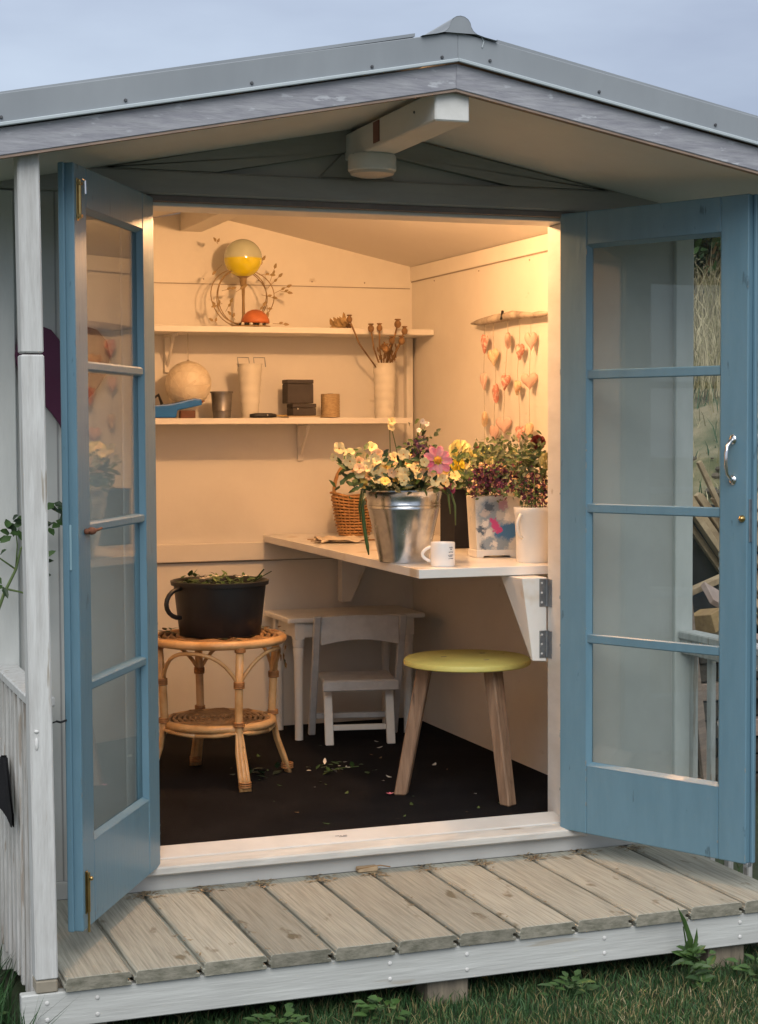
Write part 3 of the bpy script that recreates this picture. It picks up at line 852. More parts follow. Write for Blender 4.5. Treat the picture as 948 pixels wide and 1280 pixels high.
def railing(x0, x1, xb0, xb1, label, ys, zb):
    t = thing('porch_railing', ((x0+x1)/2, -.35, zb), label, 'railing')
    mb = MB(); mb.box(x0, x1, -.69, -.022, .487, .513)
    obj('handrail', mb, post_white, t, bevel=.004)
    mb = MB(); mb.box(x0+.0235 if x0 < 0 else x0+.008, x1-.008 if x0 < 0 else x1-.0235, -.69, -.022, .437, .4865)
    obj('subrail', mb, rail_white, t, bevel=.003)
    for y in ys:
        mb = MB()
        z0 = zb + random.uniform(-.012, .012)
        mb.hexa([(xb0, y-.016, z0), (xb1, y-.016, z0), (xb1, y+.016, z0), (xb0, y+.016, z0), (xb0, y-.016, .4865), (xb1, y-.016, .4865), (xb1, y+.016, .4865), (xb0, y+.016, .4865)])
        obj('baluster', mb, rail_white, t, bevel=.003)
railing(-1.176, -1.107, -1.172, -1.1535, 'flaking white baluster railing on the left of the porch', [-.05-.082*k for k in range(8)], -.315)
railing(1.107, 1.176, 1.1535, 1.172, 'white baluster railing on the right seen through the door glass', [-.032-.115*k for k in range(6)], -.31)
# bottom rail for the right balusters so they stand on it
mb = MB()

# black cloth on the left railing
mb = MB(); rows = 12; colsn = 14; vs = []; fs = []
for i in range(rows+1):
    t_ = i/rows
    for j in range(colsn+1):
        u = j/colsn
        half = .022 + .15*min(1, t_*1.2)
        y = -.32 + (u-.5)*2*half
        x = -1.184 - .006*(1+math.sin(u*14+t_*2)) - .02*math.sin(u*3.14)*(.3+t_)
        z = .297 - .115*t_ - t_*t_*(.04*(1-u) + .014*math.sin(u*11+.6))
        vs.append((x, y, z))
for i in range(rows):
    for j in range(colsn):
        fs.append((i*(colsn+1)+j, i*(colsn+1)+j+1, (i+1)*(colsn+1)+j+1, (i+1)*(colsn+1)+j))
nv = len(vs)
vs2 = [(x+.006, y, z) for x, y, z in vs]
mb.add(vs, fs); mb.add(vs2, [tuple(reversed(f)) for f in fs])
obj('black_cloth', mb, black_cloth, at=(-1.19, -.36, .15), smooth=True, label='small black cloth hanging on the left railing', cat='cloth')

# porch light under the ridge beam
t = thing('porch_light', (-.033, -.15, 2.036), 'round white fitting mounted under the ridge beam', 'light fitting')
mb = MB(); mb.lathe([(.070, 0), (.074, -.006), (.074, -.046), (.070, -.050)], 36, (-.033, -.150, 2.0365))
obj('housing', mb, beam_white, t, smooth=True, auto=40)
mb = MB(); mb.lathe([(.069, -.050), (.066, -.058), (.045, -.064), (.001, -.066)], 36, (-.033, -.150, 2.0365))
obj('lens_cover', mb, mk('opal_cover', (.55, .5, .45), (.5, .46, .41), .4, 5), t, smooth=True, auto=50)

# ------------------------------------------------------------------ interior lamp
t = thing('ceiling_lamp', (.22, .62, 2.082), 'bare warm bulb in a ceiling holder just inside the door', 'lamp')
mb = MB(); mb.lathe([(.045, .012), (.045, 0), (.022, -.012), (.022, -.035)], 20, (.22, .62, 2.082))
obj('lamp_holder', mb, enamel, t, smooth=True, auto=40)
ld = bpy.data.lights.new('bulb', 'POINT')
ld.energy = 36.0; ld.color = (1.0, .535, .235); ld.shadow_soft_size = .035
lo = bpy.data.objects.new('bulb', ld); COL.objects.link(lo)
lo.parent = t; lo.location = (0, 0, -.068)

# ------------------------------------------------------------------ shelves
def shelf(z, x0, x1, y0, label, brackets):
    t = thing('wall_shelf', ((x0+x1)/2, 2.26, z), label, 'shelf')
    mb = MB(); mb.box(x0, x1, y0, 2.276, z-.026, z)
    obj('shelf_board', mb, shelf_m, t, bevel=.002)
    for x in brackets:
        mb = MB()
        mb.box(x-.012, x+.012, 2.262, 2.278, z-.19, z-.0265)
        mb.tube([(x, 2.262, z-.16), (x, 2.18, z-.08), (x, 2.14, z-.032)], .007, 8)
        mb.box(x-.012, x+.012, 2.11, 2.262, z-.036, z-.0265)
        obj('shelf_bracket', mb, shelf_m, t, bevel=.001)
shelf(1.640, -1.02, 1.027, 2.0, 'upper white wall shelf running into the corner', (-.12,))
shelf(1.249, -1.02, .925, 2.0, 'lower white wall shelf carrying pots and tools', (.485, -.5))

# ------------------------------------------------------------------ workbench
WB = thing('workbench', (.65, 1.2, .70), 'white laminate workbench fixed along the right wall', 'workbench')
mb = MB(); mb.prism_xy([(.262, .226), (1.029, .224), (1.029, 2.254), (.306, 2.254)], .699, .730)
obj('benchtop', mb, gloss_white, WB, bevel=.0015)
# near fold-out bracket, hinged to the door lining
mb = MB()
A = [(.60, .137, .6965), (.692, .137, .6965), (.692, .137, .410), (.640, .137, .414)]
mb.add([(.60, .137, .6965), (.692, .137, .6965), (.692, .137, .410), (.640, .137, .414), (.592, .30, .6965), (.692, .30, .6965), (.692, .150, .410), (.640, .150, .414)],
       [(0, 3, 2, 1), (4, 5, 6, 7), (0, 1, 5, 4), (1, 2, 6, 5), (2, 3, 7, 6), (3, 0, 4, 7)])
br = obj('fold_bracket', mb, gloss_white, WB, bevel=.002)
for z0, z1 in ((.598, .692), (.424, .516)):
    mb = MB()
    mb.box(.664, .690, .1335, .1365, z0, z1)
    mb.box(.690, .6938, .100, .132, z0, z1)
    mb.tube([(.690, .132, z0), (.690, .132, z1)], .0045, 10)
    for k in range(1, 5): mb.tube([(.690, .132, z0+(z1-z0)*k/5-.001), (.690, .132, z0+(z1-z0)*k/5+.001)], .0055, 10)
    obj('hinge', mb, zinc, br, bevel=.0006)
    mb = MB()
    for k in (.15, .5, .85): mb.sphere((.672, .1332, z0+(z1-z0)*k), .004, 8, 6, (1, .4, 1))
    obj('hinge_screw', mb, nail_m, br)
# far bracket
mb = MB(); mb.prism_xz([(.66, .698), (1.028, .698), (1.028, .42), (.99, .40), (.70, .400)][:3] + [(1.028, .36)], 1.97, 2.0) if False else None
mb = MB()
mb.add([(.615, 2.20, .6985), (.665, 2.20, .6985), (.665, 2.254, .6985), (.615, 2.254, .6985), (.63, 2.23, .36), (.66, 2.23, .36), (.66, 2.254, .36), (.63, 2.254, .36)], [(0, 1, 2, 3), (4, 7, 6, 5), (0, 4, 5, 1), (1, 5, 6, 2), (2, 6, 7, 3), (3, 7, 4, 0)])
mb = MB()
mb.prism_xz([(.70, .6985), (.83, .6985), (.70, .42), (.655, .42), (.655, .6985)], 2.20, 2.254)
obj('rear_bracket', mb, gloss_white, WB, bevel=.002)

# ------------------------------------------------------------------ wooden seats and small table
F = -.137
# yellow stool
ST = thing('stool', (.585, .58, F), 'round yellow painted stool with splayed raw timber legs', 'stool')
mb = MB(); mb.lathe([(.0, -.001), (.222, 0), (.229, .004), (.231, .013), (.228, .021), (.220, .026), (.0, .026)], 56, (.585, .58, .349), cap0=False, cap1=False)
seat = obj('seat', mb, yellow_m, ST, smooth=True, auto=35)
for x, y in ((.51, .62), (.62, .485), (.68, .66)):
    mb = MB(); mb.box(x-.010, x+.010, y-.005, y+.005, .3751, .3758)
    obj('peg', mb, bare_m, seat)
for fx, fy in ((.378, .715), (.668, .405), (.862, .862)):
    ox, oy = fx-.585, fy-.58
    tx, ty = (.585+ox*.62, .58+oy*.62) if oy < .2 else (.728, .672)
    a = math.atan2(oy, ox); w = .027
    mb = MB(); vs = []
    for (px, py, pz, sc_) in ((fx, fy, F, 1.0), (tx, ty, .349, 1.12)):
        for k in range(4):
            an = a + R(45+90*k)
            vs.append((px+math.cos(an)*w*1.2*sc_, py+math.sin(an)*w*1.2*sc_, pz))
    mb.hexa(vs)
    obj('leg', mb, stoolleg_m, ST, at=(fx, fy, F), bevel=.005)

# child's folding chair (seen from behind)
CH = thing('child_chair', (.60, 1.85, F), "small grey white child's folding chair tucked under the workbench", 'chair', rz=R(-12))
BASE[CH.name] = Vector((0, 0, 0))
for sx in (-1, 1):
    x = sx*.182
    mb = MB(); w = .015
    p = [(0, .13), (.27, -.015), (.535, -.165)]
    mb.hexa([(x-w, .13-.018, 0), (x+w, .13-.018, 0), (x+w, .13+.018, 0), (x-w, .13+.018, 0), (x-w, -.165-.018, .552), (x+w, -.165-.018, .552), (x+w, -.165+.018, .552), (x-w, -.165+.018, .552)])
    obj('back_post', mb, grey_furn, CH, local=True, bevel=.004)
    x = sx*.132
    mb = MB()
    mb.hexa([(x-.018, -.135-.012, 0), (x+.018, -.135-.012, 0), (x+.018, -.135+.012, 0), (x-.018, -.135+.012, 0), (x-.018, -.06-.012, .2575), (x+.018, -.06-.012, .2575), (x+.018, -.06+.012, .2575), (x-.018, -.06+.012, .2575)])
    obj('rear_leg', mb, white_furn, CH, local=True, bevel=.003)
mb = MB(); mb.box(-.156, .156, -.150, .13, .258, .276)
obj('seat', mb, grey_furn, CH, local=True, bevel=.005)
mb = MB(); mb.box(-.162, .162, -.166, -.1505, .232, .275)
obj('seat_apron', mb, grey_furn, CH, local=True, bevel=.004)
mb = MB(); n = 12
lowp = [(-.166+.332*k/n, .425+.022*math.sin(math.pi*k/n)) for k in range(n+1)]
topp = [(.166-.332*k/n, .545+.006*math.sin(math.pi*k/n)) for k in range(n+1)]
mb.prism_xz(lowp+topp, -.008, .008)
o = obj('backrest', mb, grey_furn, CH, local=True, at=(0, -.135, 0), bevel=.002)
o.rotation_euler = (0, 0, 0)
mb = MB(); mb.box(-.113, .113, -.122, -.104, .058, .082)
obj('rear_stretcher', mb, white_furn, CH, local=True, bevel=.003)
mb = MB(); mb.box(-.166, .166, .085, .099, .075, .10)
obj('front_stretcher', mb, grey_furn, CH, local=True, bevel=.003)

# side table
TB = thing('side_table', (.62, 2.06, F), 'cream painted small side table under the workbench', 'table')
mb = MB(); mb.box(.300, .93, 1.872, 2.235, .372, .394)
obj('tabletop', mb, white_furn, TB, bevel=.006, seg=2)
mb = MB()
mb.box(.345, .89, 1.905, 1.920, .305, .3715); mb.box(.345, .89, 2.19, 2.205, .305, .3715)
mb.box(.345, .36, 1.921, 2.189, .305, .3715); mb.box(.875, .89, 1.921, 2.189, .305, .3715)
obj('apron', mb, white_furn, TB, bevel=.002)
for x, y in ((.360, 1.912), (.355, 2.19), (.862, 1.912), (.862, 2.19)):
    mb = MB()
    mb.lathe([(.018, F), (.018, .10), (.021, .22), (.024, .255), (.021, .262), (.0245, .27), (.0245, .3)], 16, (x, y, 0))
    mb.box(x-.022, x+.022, y-.022, y+.022, .2995, .3717)
    obj('leg', mb, white_furn, TB, at=(x, y, F), smooth=True, auto=40)

# rattan table with black bucket
cx, cy = -.168, 1.245
RT = thing('rattan_table', (cx, cy, F), 'round honey cane rattan side table with lower shelf', 'table')
def ring(r, z, tr, m, name, par, n=64, nn=12):
    mb = MB(); mb.tube([(cx+r*math.cos(2*math.pi*k/n), cy+r*math.sin(2*math.pi*k/n), z) for k in range(n)], tr, nn, closed=True)
    return obj(name, mb, m, par, smooth=True)
top = ring(.246, .403, .0165, cane_m, 'top_ring', RT)
shf = ring(.205, .085, .0155, cane_m, 'shelf_ring', RT)
for (r0, z, nm, par) in ((.232, .411, 'top_coil', top), (.192, .092, 'shelf_coil', shf)):
    mb = MB()
    turns = 9; npt = turns*36
    mb.tube([(cx+(r0*(1-k/npt)+.012)*math.cos(2*math.pi*k/36), cy+(r0*(1-k/npt)+.012)*math.sin(2*math.pi*k/36), z+.004*math.sin(k*1.9)) for k in range(npt)], .0085, 6)
    for a in range(8):
        an = a*math.pi/4+.2
        mb.tube([(cx, cy, z-.008), (cx+r0*math.cos(an), cy+r0*math.sin(an), z-.008)], .007, 6)
    obj(nm, mb, cane_dark, par, smooth=True)
for k in range(4):
    a = R(-85+90*k)
    def pt(r, z, da=0): return (cx+r*math.cos(a+da), cy+r*math.sin(a+da), z)
    mb = MB()
    for da, rr in ((-.055, .0105), (.055, .0105), (0, .013)):
        spread = da
        pts = [pt(.285, F, spread), pt(.268, -.08, spread), pt(.238, .0, spread), pt(.222, .07, spread*.6)]
        if da == 0:
            pts += [pt(.218, .12), pt(.225, .25), pt(.238, .39)]
            mb.tube(pts, [rr]*3+[.0135, .0155, .016, .0155], 10)
        else:
            # side canes bend away under the shelf into arches
            pts += [pt(.216, .088-.022, da*3.4), pt(.205, .062, da*7), pt(.205, .060, da*14.2)]
            mb.tube(pts, rr*.85, 8)
    leg = obj('leg', mb, cane_m, RT, smooth=True)
    mb = MB()
    for z in (F+.018, F+.026, F+.034): mb.tube([pt(.281+.021*math.cos(q*.5236), z, 0+.075*math.sin(q*.5236)) for q in range(12)], .0038, 6, closed=True)
    for z, r in ((.385, .240), (.255, .226), (.248, .226), (.104, .222)):
        for dz in (-.006, 0, .006):
            c = pt(r, z+dz)
            mb.tube([(c[0]+.0185*math.cos(q*.5236), c[1]+.0185*math.sin(q*.5236), c[2]) for q in range(12)], .0035, 6, closed=True)
    obj('binding', mb, wrap_m, leg, smooth=True, kind='stuff')
    # upper brace arch from this leg to the next, springing up to the ring
    mb = MB()
    N_ = 14; pts = []
    for q in range(N_+1):
        tt = q/N_; an = tt*math.pi/2
        z = .250 + .122*(1-abs(2*tt-1)**2.6)
        pts.append(pt(.222+.016*math.sin(math.pi*tt), z, an))
    mb.tube(pts, .0075, 8)
    obj('brace', mb, cane_m, RT, smooth=True)

BK = thing('bucket', (-.165, 1.225, .425), 'black plastic bucket of plant trimmings on the rattan table', 'bucket')
c = (-.165, 1.225, .422)
mb = MB(); mb.lathe([(.0, 0), (.150, 0), (.155, .006), (.176, .190), (.186, .191), (.188, .206), (.182, .208), (.176, .204), (.170, .192), (.150, .03), (.0, .03)], 48, c, cap0=False, cap1=False)
bb = obj('bucket_body', mb, blackplastic, BK, smooth=True, auto=35)
mb = MB()
a = R(205)
hp = []
for k in range(11):
    t_ = math.pi*k/10
    hp.append((c[0]-.168-.062*math.sin(t_)*1.0, c[1]-.06-.035*math.sin(t_), c[2]+.185-.055*(1-math.cos(t_))))
mb.tube(hp, .009, 8)
obj('handle', mb, blackplastic, BK, smooth=True)
mb = MB()
mb.lathe([(.001, .165), (.168, .165)], 24, c, cap0=False, cap1=False)
obj('soil', mb, mk('dark_compost', (.03, .022, .015), None, .95), BK)
mb = MB()
for k in range(170):
    a = random.uniform(0, 6.28); r = .155*math.sqrt(random.random())
    p = (c[0]+r*math.cos(a), c[1]+r*math.sin(a), c[2]+random.uniform(.165, .205+.02*random.random()))
    mb.cur = random.choice([0, 0, 1, 2])
    mb.leaf(p, (random.uniform(-1, 1), random.uniform(-1, 1), random.uniform(-.2, .7)), (0, 0, 1), random.uniform(.024, .045), random.uniform(.014, .024))
for (dx, dy) in ((-.06, -.06), (.05, -.1), (.09, -.05), (-.02, -.02), (-.09, -.1)):
    mb.cur = 3
    for q in range(5):
        an = q*1.256
        mb.leaf((c[0]+dx, c[1]+dy, c[2]+.222), (math.cos(an), math.sin(an), .3), (0, 0, 1), .018, .014)
mb.cur = 1
mb.tube([(c[0]+.10, c[1]-.08, c[2]+.19), (c[0]+.15, c[1]-.09, c[2]+.25)], .003, 5)
mb.tube([(c[0]+.11, c[1]-.02, c[2]+.19), (c[0]+.2, c[1]-.02, c[2]+.235)], .002, 5)
obj('plant_trimmings', mb, [leaf_m, leafdark_m, leafolive_m, pet['white']], at=c, label='green leafy plant trimmings piled in the black bucket', cat='trimmings')
# sprigs lying on the rattan table
mb = MB()
for k in range(46):
    a = R(random.choice([random.uniform(-20, 60), random.uniform(-30, 50), random.uniform(-110, -60), random.uniform(120, 170)])); r = random.uniform(.19, .245)
    mb.cur = random.choice([0, 1, 2, 2])
    mb.leaf((cx+r*math.cos(a), cy+r*math.sin(a), .421+random.uniform(0, .012)), (random.uniform(-1, 1), random.uniform(-1, 1), random.uniform(-.1, .4)), (0, 0, 1), random.uniform(.02, .04), random.uniform(.01, .02))
for k in range(10):
    mb.cur = random.choice([1, 2]); a = R(random.uniform(-10, 25))
    mb.leaf((cx+.262*math.cos(a), cy+.262*math.sin(a), random.uniform(.27, .41)), (.1, -.1, -1), (1, -1, 0), random.uniform(.02, .035), .014)
obj('leaf_sprigs', mb, [leaf_m, leafdark_m, mk('dry_leaf', (.24, .14, .06), (.14, .08, .03), .8, 20)], at=(cx, cy, .42), label='dropped leaf sprigs around the rim of the rattan table', kind='stuff')

# ------------------------------------------------------------------ flowers
def bloom(kind, x, y, z, r, parent):
    """one bloom facing roughly towards the door and up"""
    mb = MB()
    fdir = Vector((random.uniform(-.7, .4), -1.0, random.uniform(-.1, .9))).normalized()
    if kind == 'pink': fdir = Vector((-.25, -1, .15)).normalized()
    u = fdir.orthogonal().normalized(); w = fdir.cross(u)
    p = Vector((x, y, z))
    if kind in ('cream', 'white', 'peach', 'butter'):
        npt = 5; a0 = random.uniform(0, 6)
        for k in range(npt):
            a = a0 + 2*math.pi*k/npt
            d = u*math.cos(a)+w*math.sin(a)+fdir*random.uniform(.1, .35)
            petal_shape(mb, p, d, fdir, r*1.15, r*1.05, .5)
        mb.cur = 1; mb.sphere(p+fdir*r*.12, r*.14, 6, 4)
    elif kind == 'pink':
        for k in range(9):
            a = 2*math.pi*k/9+.2
            d = u*math.cos(a)+w*math.sin(a)+fdir*.12
            petal_shape(mb, p+fdir*(.003 if k % 2 else 0), d, fdir, r*random.uniform(1.0, 1.15), r*.58, .6)
        mb.cur = 2
        for k in range(8):
            a = 2*math.pi*k/8
            d = u*math.cos(a)+w*math.sin(a)+fdir*.6
            mb.leaf(p+fdir*.004, d, fdir, r*.42, r*.25, .3)
        mb.cur = 1; mb.sphere(p+fdir*.007, r*.28, 10, 6)
    elif kind in ('lemon', 'yellow', 'magenta', 'red', 'pale'):
        nn = 60
        for k in range(nn):
            ph = math.acos(1-1.55*(k+.5)/nn); a = k*2.39996
            nd = fdir*math.cos(ph) + (u*math.cos(a)+w*math.sin(a))*math.sin(ph)
            d = (nd + fdir*-.2 + Vector((random.uniform(-.3, .3),)*3)).normalized()
            petal_shape(mb, p+nd*r*.35, (d+Vector((random.uniform(-.5, .5), random.uniform(-.5, .5), random.uniform(-.5, .5)))).normalized(), nd.cross(Vector((.3, .2, 1))), r*.66, r*.62, .6)
    else:   # cluster heads: wine, purple
        nn = 44
        for k in range(nn):
            q = p + Vector((random.gauss(0, r*.5), random.gauss(0, r*.4), random.gauss(0, r*.5)))
            fd = Vector((random.uniform(-1, 1), random.uniform(-1.2, .2), random.uniform(-.3, 1))).normalized()
            mb.cur = random.choice([0, 0, 0, 0, 1, 2]) if kind == 'wine' else random.choice([0, 0, 0, 2])
            for t_ in range(3):
                dd = Vector((random.uniform(-1, 1), random.uniform(-1, 1), random.uniform(-1, 1)))
                petal_shape(mb, q, dd, fd, r*.34, r*.30, .4)
    m2 = {'pink': [pet['pink'], pollen, pet['yellow']], 'wine': [pet['wine'], pet['peach'], leafolive_m], 'purple': [pet['purple'], pollen, leafolive_m]}.get(kind, [pet[kind], pollen])
    obj('flower', mb, m2, parent, at=(x, y, z))

def bouquet(base, label, blooms, foliage, stems_to, mats, nleaf, L, group=None):
    t = thing('bouquet', base, label, 'bouquet')
    for k, x, y, z, r in blooms: bloom(k, x, y, z, r, t)
    mb = MB()
    for (fx, fy, fz, sx, sy, sz, cnt, mi) in foliage:
        for k in range(cnt):
            p = Vector((random.gauss(fx, sx), random.gauss(fy, sy), random.gauss(fz, sz)))
            mb.cur = random.choice(mi)
            mb.leaf(p, (random.uniform(-1, 1), random.uniform(-1, .6), random.uniform(-.5, 1)), (random.uniform(-.5, .5), -1, .6), random.uniform(.6, 1.2)*L, random.uniform(.35, .55)*L, .3)
    obj('foliage', mb, mats, t)
    mb = MB()
    for k, x, y, z, r in blooms:
        b = Vector((stems_to[0]+random.uniform(-.04, .04), stems_to[1]+random.uniform(-.03, .03), stems_to[2]))
        e = Vector((x, y+.012, z-.004)); m_ = (b+e)/2+Vector((0, 0, .02))
        mb.tube([b, m_, e], .0018, 4)
    obj('stems', mb, leafolive_m, t)
    return t

A = [('cream', .091, .550, 1.144, .024), ('cream', .112, .500, 1.097, .028), ('cream', .175, .580, 1.118, .028), ('cream', .237, .620, 1.145, .024),
     ('cream', .159, .460, 1.075, .024), ('cream', .251, .600, 1.094, .024), ('cream', .214, .450, 1.053, .021), ('cream', .296, .550, 1.106, .024),
     ('cream', .266, .440, 1.058, .022), ('cream', .322, .500, 1.084, .024), ('cream', .346, .470, 1.067, .023), ('cream', .381, .600, 1.119, .022),
     ('cream', .282, .420, 1.025, .020), ('cream', .393, .400, 1.021, .021), ('cream', .429, .430, 1.031, .022), ('cream', .183, .430, 1.026, .016),
     ('cream', .073, .560, 1.111, .013), ('cream', .139, .470, 1.053, .018), ('pink', .408, .420, 1.090, .047), ('cream', .298, .580, 1.227, .014),
     ('cream', .295, .580, 1.205, .013), ('white', .422, .600, 1.227, .010), ('white', .448, .620, 1.218, .009), ('white', .409, .600, 1.195, .009),
     ('purple', .372, .520, 1.134, .036), ('purple', .402, .550, 1.167, .026), ('cream', .414, .550, 1.090, .020), ('cream', .220, .420, 1.015, .015),
     ('peach', .259, .500, 1.079, .022), ('peach', .368, .450, 1.045, .019), ('peach', .337, .500, 1.050, .020), ('magenta', .485, .500, .986, .022),
     ('cream', .20, .50, 1.10, .024), ('peach', .15, .52, 1.09, .022), ('cream', .30, .47, 1.12, .02), ('peach', .225, .53, 1.12, .02), ('cream', .125, .54, 1.125, .022)] + [('cream' if random.random() < .8 else 'peach', random.uniform(.12, .44), random.uniform(.42, .56), random.uniform(1.03, 1.11), random.uniform(.014, .019)) for _ in range(14)] + [(random.choice(['cream', 'cream', 'peach', 'butter']), random.uniform(.15, .47), random.uniform(.42, .52), random.uniform(1.005, 1.075), random.uniform(.012, .018)) for _ in range(30)]
A = [(k, x, y, z if z > 1.18 or k == 'pink' else 1.0+(z-1.0)*.93, r*(.86 if k == 'cream' and r > .02 else 1)) for k, x, y, z, r in A]
B = [('lemon', .767, 1.080, 1.115, .045), ('yellow', .735, 1.020, 1.058, .030), ('magenta', .836, 1.100, 1.080, .028), ('lemon', .872, 1.080, 1.093, .040),
     ('lemon', .807, 1.000, 1.032, .025), ('cream', .792, 1.020, 1.001, .020), ('lemon', .913, 1.050, 1.077, .030), ('cream', .713, 1.000, 1.018, .020), ('magenta', .860, 1.100, 1.114, .020), ('cream', .84, 1.02, 1.06, .024), ('lemon', .88, 1.0, 1.04, .026), ('cream', .78, 1.01, 1.05, .022), ('cream', .90, 1.06, 1.10, .024), ('lemon', .80, 1.04, 1.09, .028)]
Cc = [('wine', .645, .600, 1.003, .036), ('wine', .680, .580, 1.015, .036), ('wine', .711, .550, 1.021, .036), ('wine', .727, .500, .999, .034), ('wine', .774, .520, 1.021, .036),
      ('wine', .772, .600, 1.036, .030), ('pale', .799, .660, 1.099, .022), ('wine', .680, .500, .988, .030), ('pale', .683, .600, 1.072, .020), ('wine', .655, .56, 1.04, .03), ('wine', .63, .60, .975, .026)] + [('wine', random.uniform(.64, .78), random.uniform(.52, .66), random.uniform(.985, 1.06), random.uniform(.022, .032)) for _ in range(7)] + [('pale', .70, .62, 1.085, .016), ('cream', .66, .58, 1.06, .013), ('cream', .75, .56, 1.05, .012)]
D = [('wine', .779, .450, 1.000, .032), ('wine', .796, .420, 1.017, .032), ('wine', .737, .420, .984, .028), ('wine', .796, .380, .984, .028), ('red', .807, .450, 1.151, .028), ('pale', .809, .380, 1.086, .030),
     ('wine', .745, .40, .955, .026), ('wine', .77, .36, .95, .026)] + [('wine', random.uniform(.74, .81), random.uniform(.40, .46), random.uniform(.96, 1.06), random.uniform(.018, .028)) for _ in range(4)]
fm = [leafdark_m, leaf_m, leafolive_m, leafgrey_m]
bouquet((.335, .57, .95), 'bouquet of cream flowers with one large pink bloom in the steel bucket', A,
        [(.30, .50, 1.01, .085, .05, .022, 210, [0, 0, 1]), (.20, .50, 1.05, .05, .05, .03, 70, [0, 1, 2]), (.38, .5, 1.05, .06, .05, .03, 70, [0, 1, 2]), (.40, .55, 1.15, .03, .03, .04, 25, [2, 0]), (.11, .53, 1.06, .015, .03, .03, 25, [1, 2])],
        (.335, .57, .93), fm, 0, .036)
bouquet((.79, 1.08, .95), 'bouquet of lemon yellow flowers in the black tub', B,
        [(.80, 1.05, 1.02, .06, .05, .03, 130, [0, 1, 2]), (.82, 1.06, 1.07, .06, .05, .03, 60, [2, 1])], (.82, 1.16, .95), fm, 0, .04)
bouquet((.73, .66, .95), 'bouquet of wine coloured clusters in the floral printed tin', Cc,
        [(.72, .66, 1.04, .065, .03, .035, 200, [3, 2, 3]), (.735, .66, 1.09, .055, .04, .035, 260, [3, 3, 2]), (.70, .64, .99, .05, .02, .02, 60, [0, 2])], (.735, .66, .945), fm, 0, .028)
bouquet((.745, .37, .92), 'bouquet of dark red and grey green stems in the white jug', D,
        [(.775, .47, 1.05, .04, .03, .04, 220, [3, 3, 2]), (.78, .45, 1.10, .035, .03, .03, 160, [3, 1, 2]), (.76, .41, .97, .04, .02, .025, 70, [0, 2, 0])], (.755, .375, .91), fm, 0, .026)
# trailing stems over the steel bucket rim
t = thing('trailing_stems', (.17, .52, .99), 'green stalks hanging down beside the steel bucket', 'stems')
mb = MB()
mb.tube([(.19, .50, .995), (.163, .49, .99), (.153, .485, .93), (.158, .48, .86), (.168, .475, .79), (.172, .475, .765)], [.004, .006, .007, .007, .006, .002], 6)
mb.tube([(.18, .50, .995), (.155, .50, .985), (.147, .50, .93), (.150, .495, .88)], [.003, .004, .004, .002], 6)
obj('stalk', mb, leaf_m, t, smooth=True)
mb = MB()
mb.tube([(.46, .50, .985), (.487, .49, .975), (.50, .485, .93), (.50, .48, .86)], [.003, .004, .004, .002], 6)
mb.tube([(.45, .50, .985), (.476, .49, .97), (.482, .485, .90)], [.003, .005, .002], 6)
obj('stalk', mb, leafolive_m, t, smooth=True)

# ------------------------------------------------------------------ containers on the bench
T = .7305
BU = thing('steel_bucket', (.335, .57, T), 'tall galvanised steel bucket holding the cream bouquet', 'bucket')
mb = MB()
c = (.338, .57, T)
mb.lathe([(.0, .003), (.082, .003), (.086, 0), (.089, .002), (.0905, .02), (.127, .190), (.130, .191), (.1295, .198), (.128, .201), (.1305, .203), (.1305, .209), (.129, .212), (.1385, .250), (.1415, .252), (.1415, .2565), (.138, .2575), (.136, .252), (.0875, .02), (.0, .02)], 64, c, cap0=False, cap1=False)
obj('bucket_body', mb, galv_m, BU, smooth=True, auto=50)

MG = thing('mug', (.390, .328, T), 'white mug with small handwritten lines on its side', 'mug')
c = (.390, .330, T)
mb = MB(); mb.lathe([(.0, .002), (.038, .002), (.040, 0), (.0425, .006), (.0425, .080), (.0415, .082), (.0395, .080), (.039, .01), (.0, .01)], 40, c, cap0=False, cap1=False)
mug = obj('mug_body', mb, ceramic, MG, smooth=True, auto=50)
mb = MB(); hd = Vector((-.94, .34, 0))
mb.tube([Vector(c)+hd*(.040+.030*math.sin(math.pi*k/10)**.7)+Vector((0, 0, .066-.050*k/10)) for k in range(11)], .0058, 8)
obj('handle', mb, ceramic, MG, smooth=True)
mb = MB()
for row, (z, a0, a1) in enumerate(((.066, -80, -60), (.060, -75, -64), (.050, -82, -58), (.040, -86, -56), (.036, -84, -62), (.028, -84, -54))):
    nn = 14
    mb.tube([(c[0]+.0428*math.cos(R(a0+(a1-a0)*k/nn)), c[1]+.0428*math.sin(R(a0+(a1-a0)*k/nn)), T+z+.0018*math.sin(k*2.3+row)+.0008*math.sin(k*5.1)) for k in range(nn+1)], .0007, 4)
obj('lettering', mb, ink_m, mug)

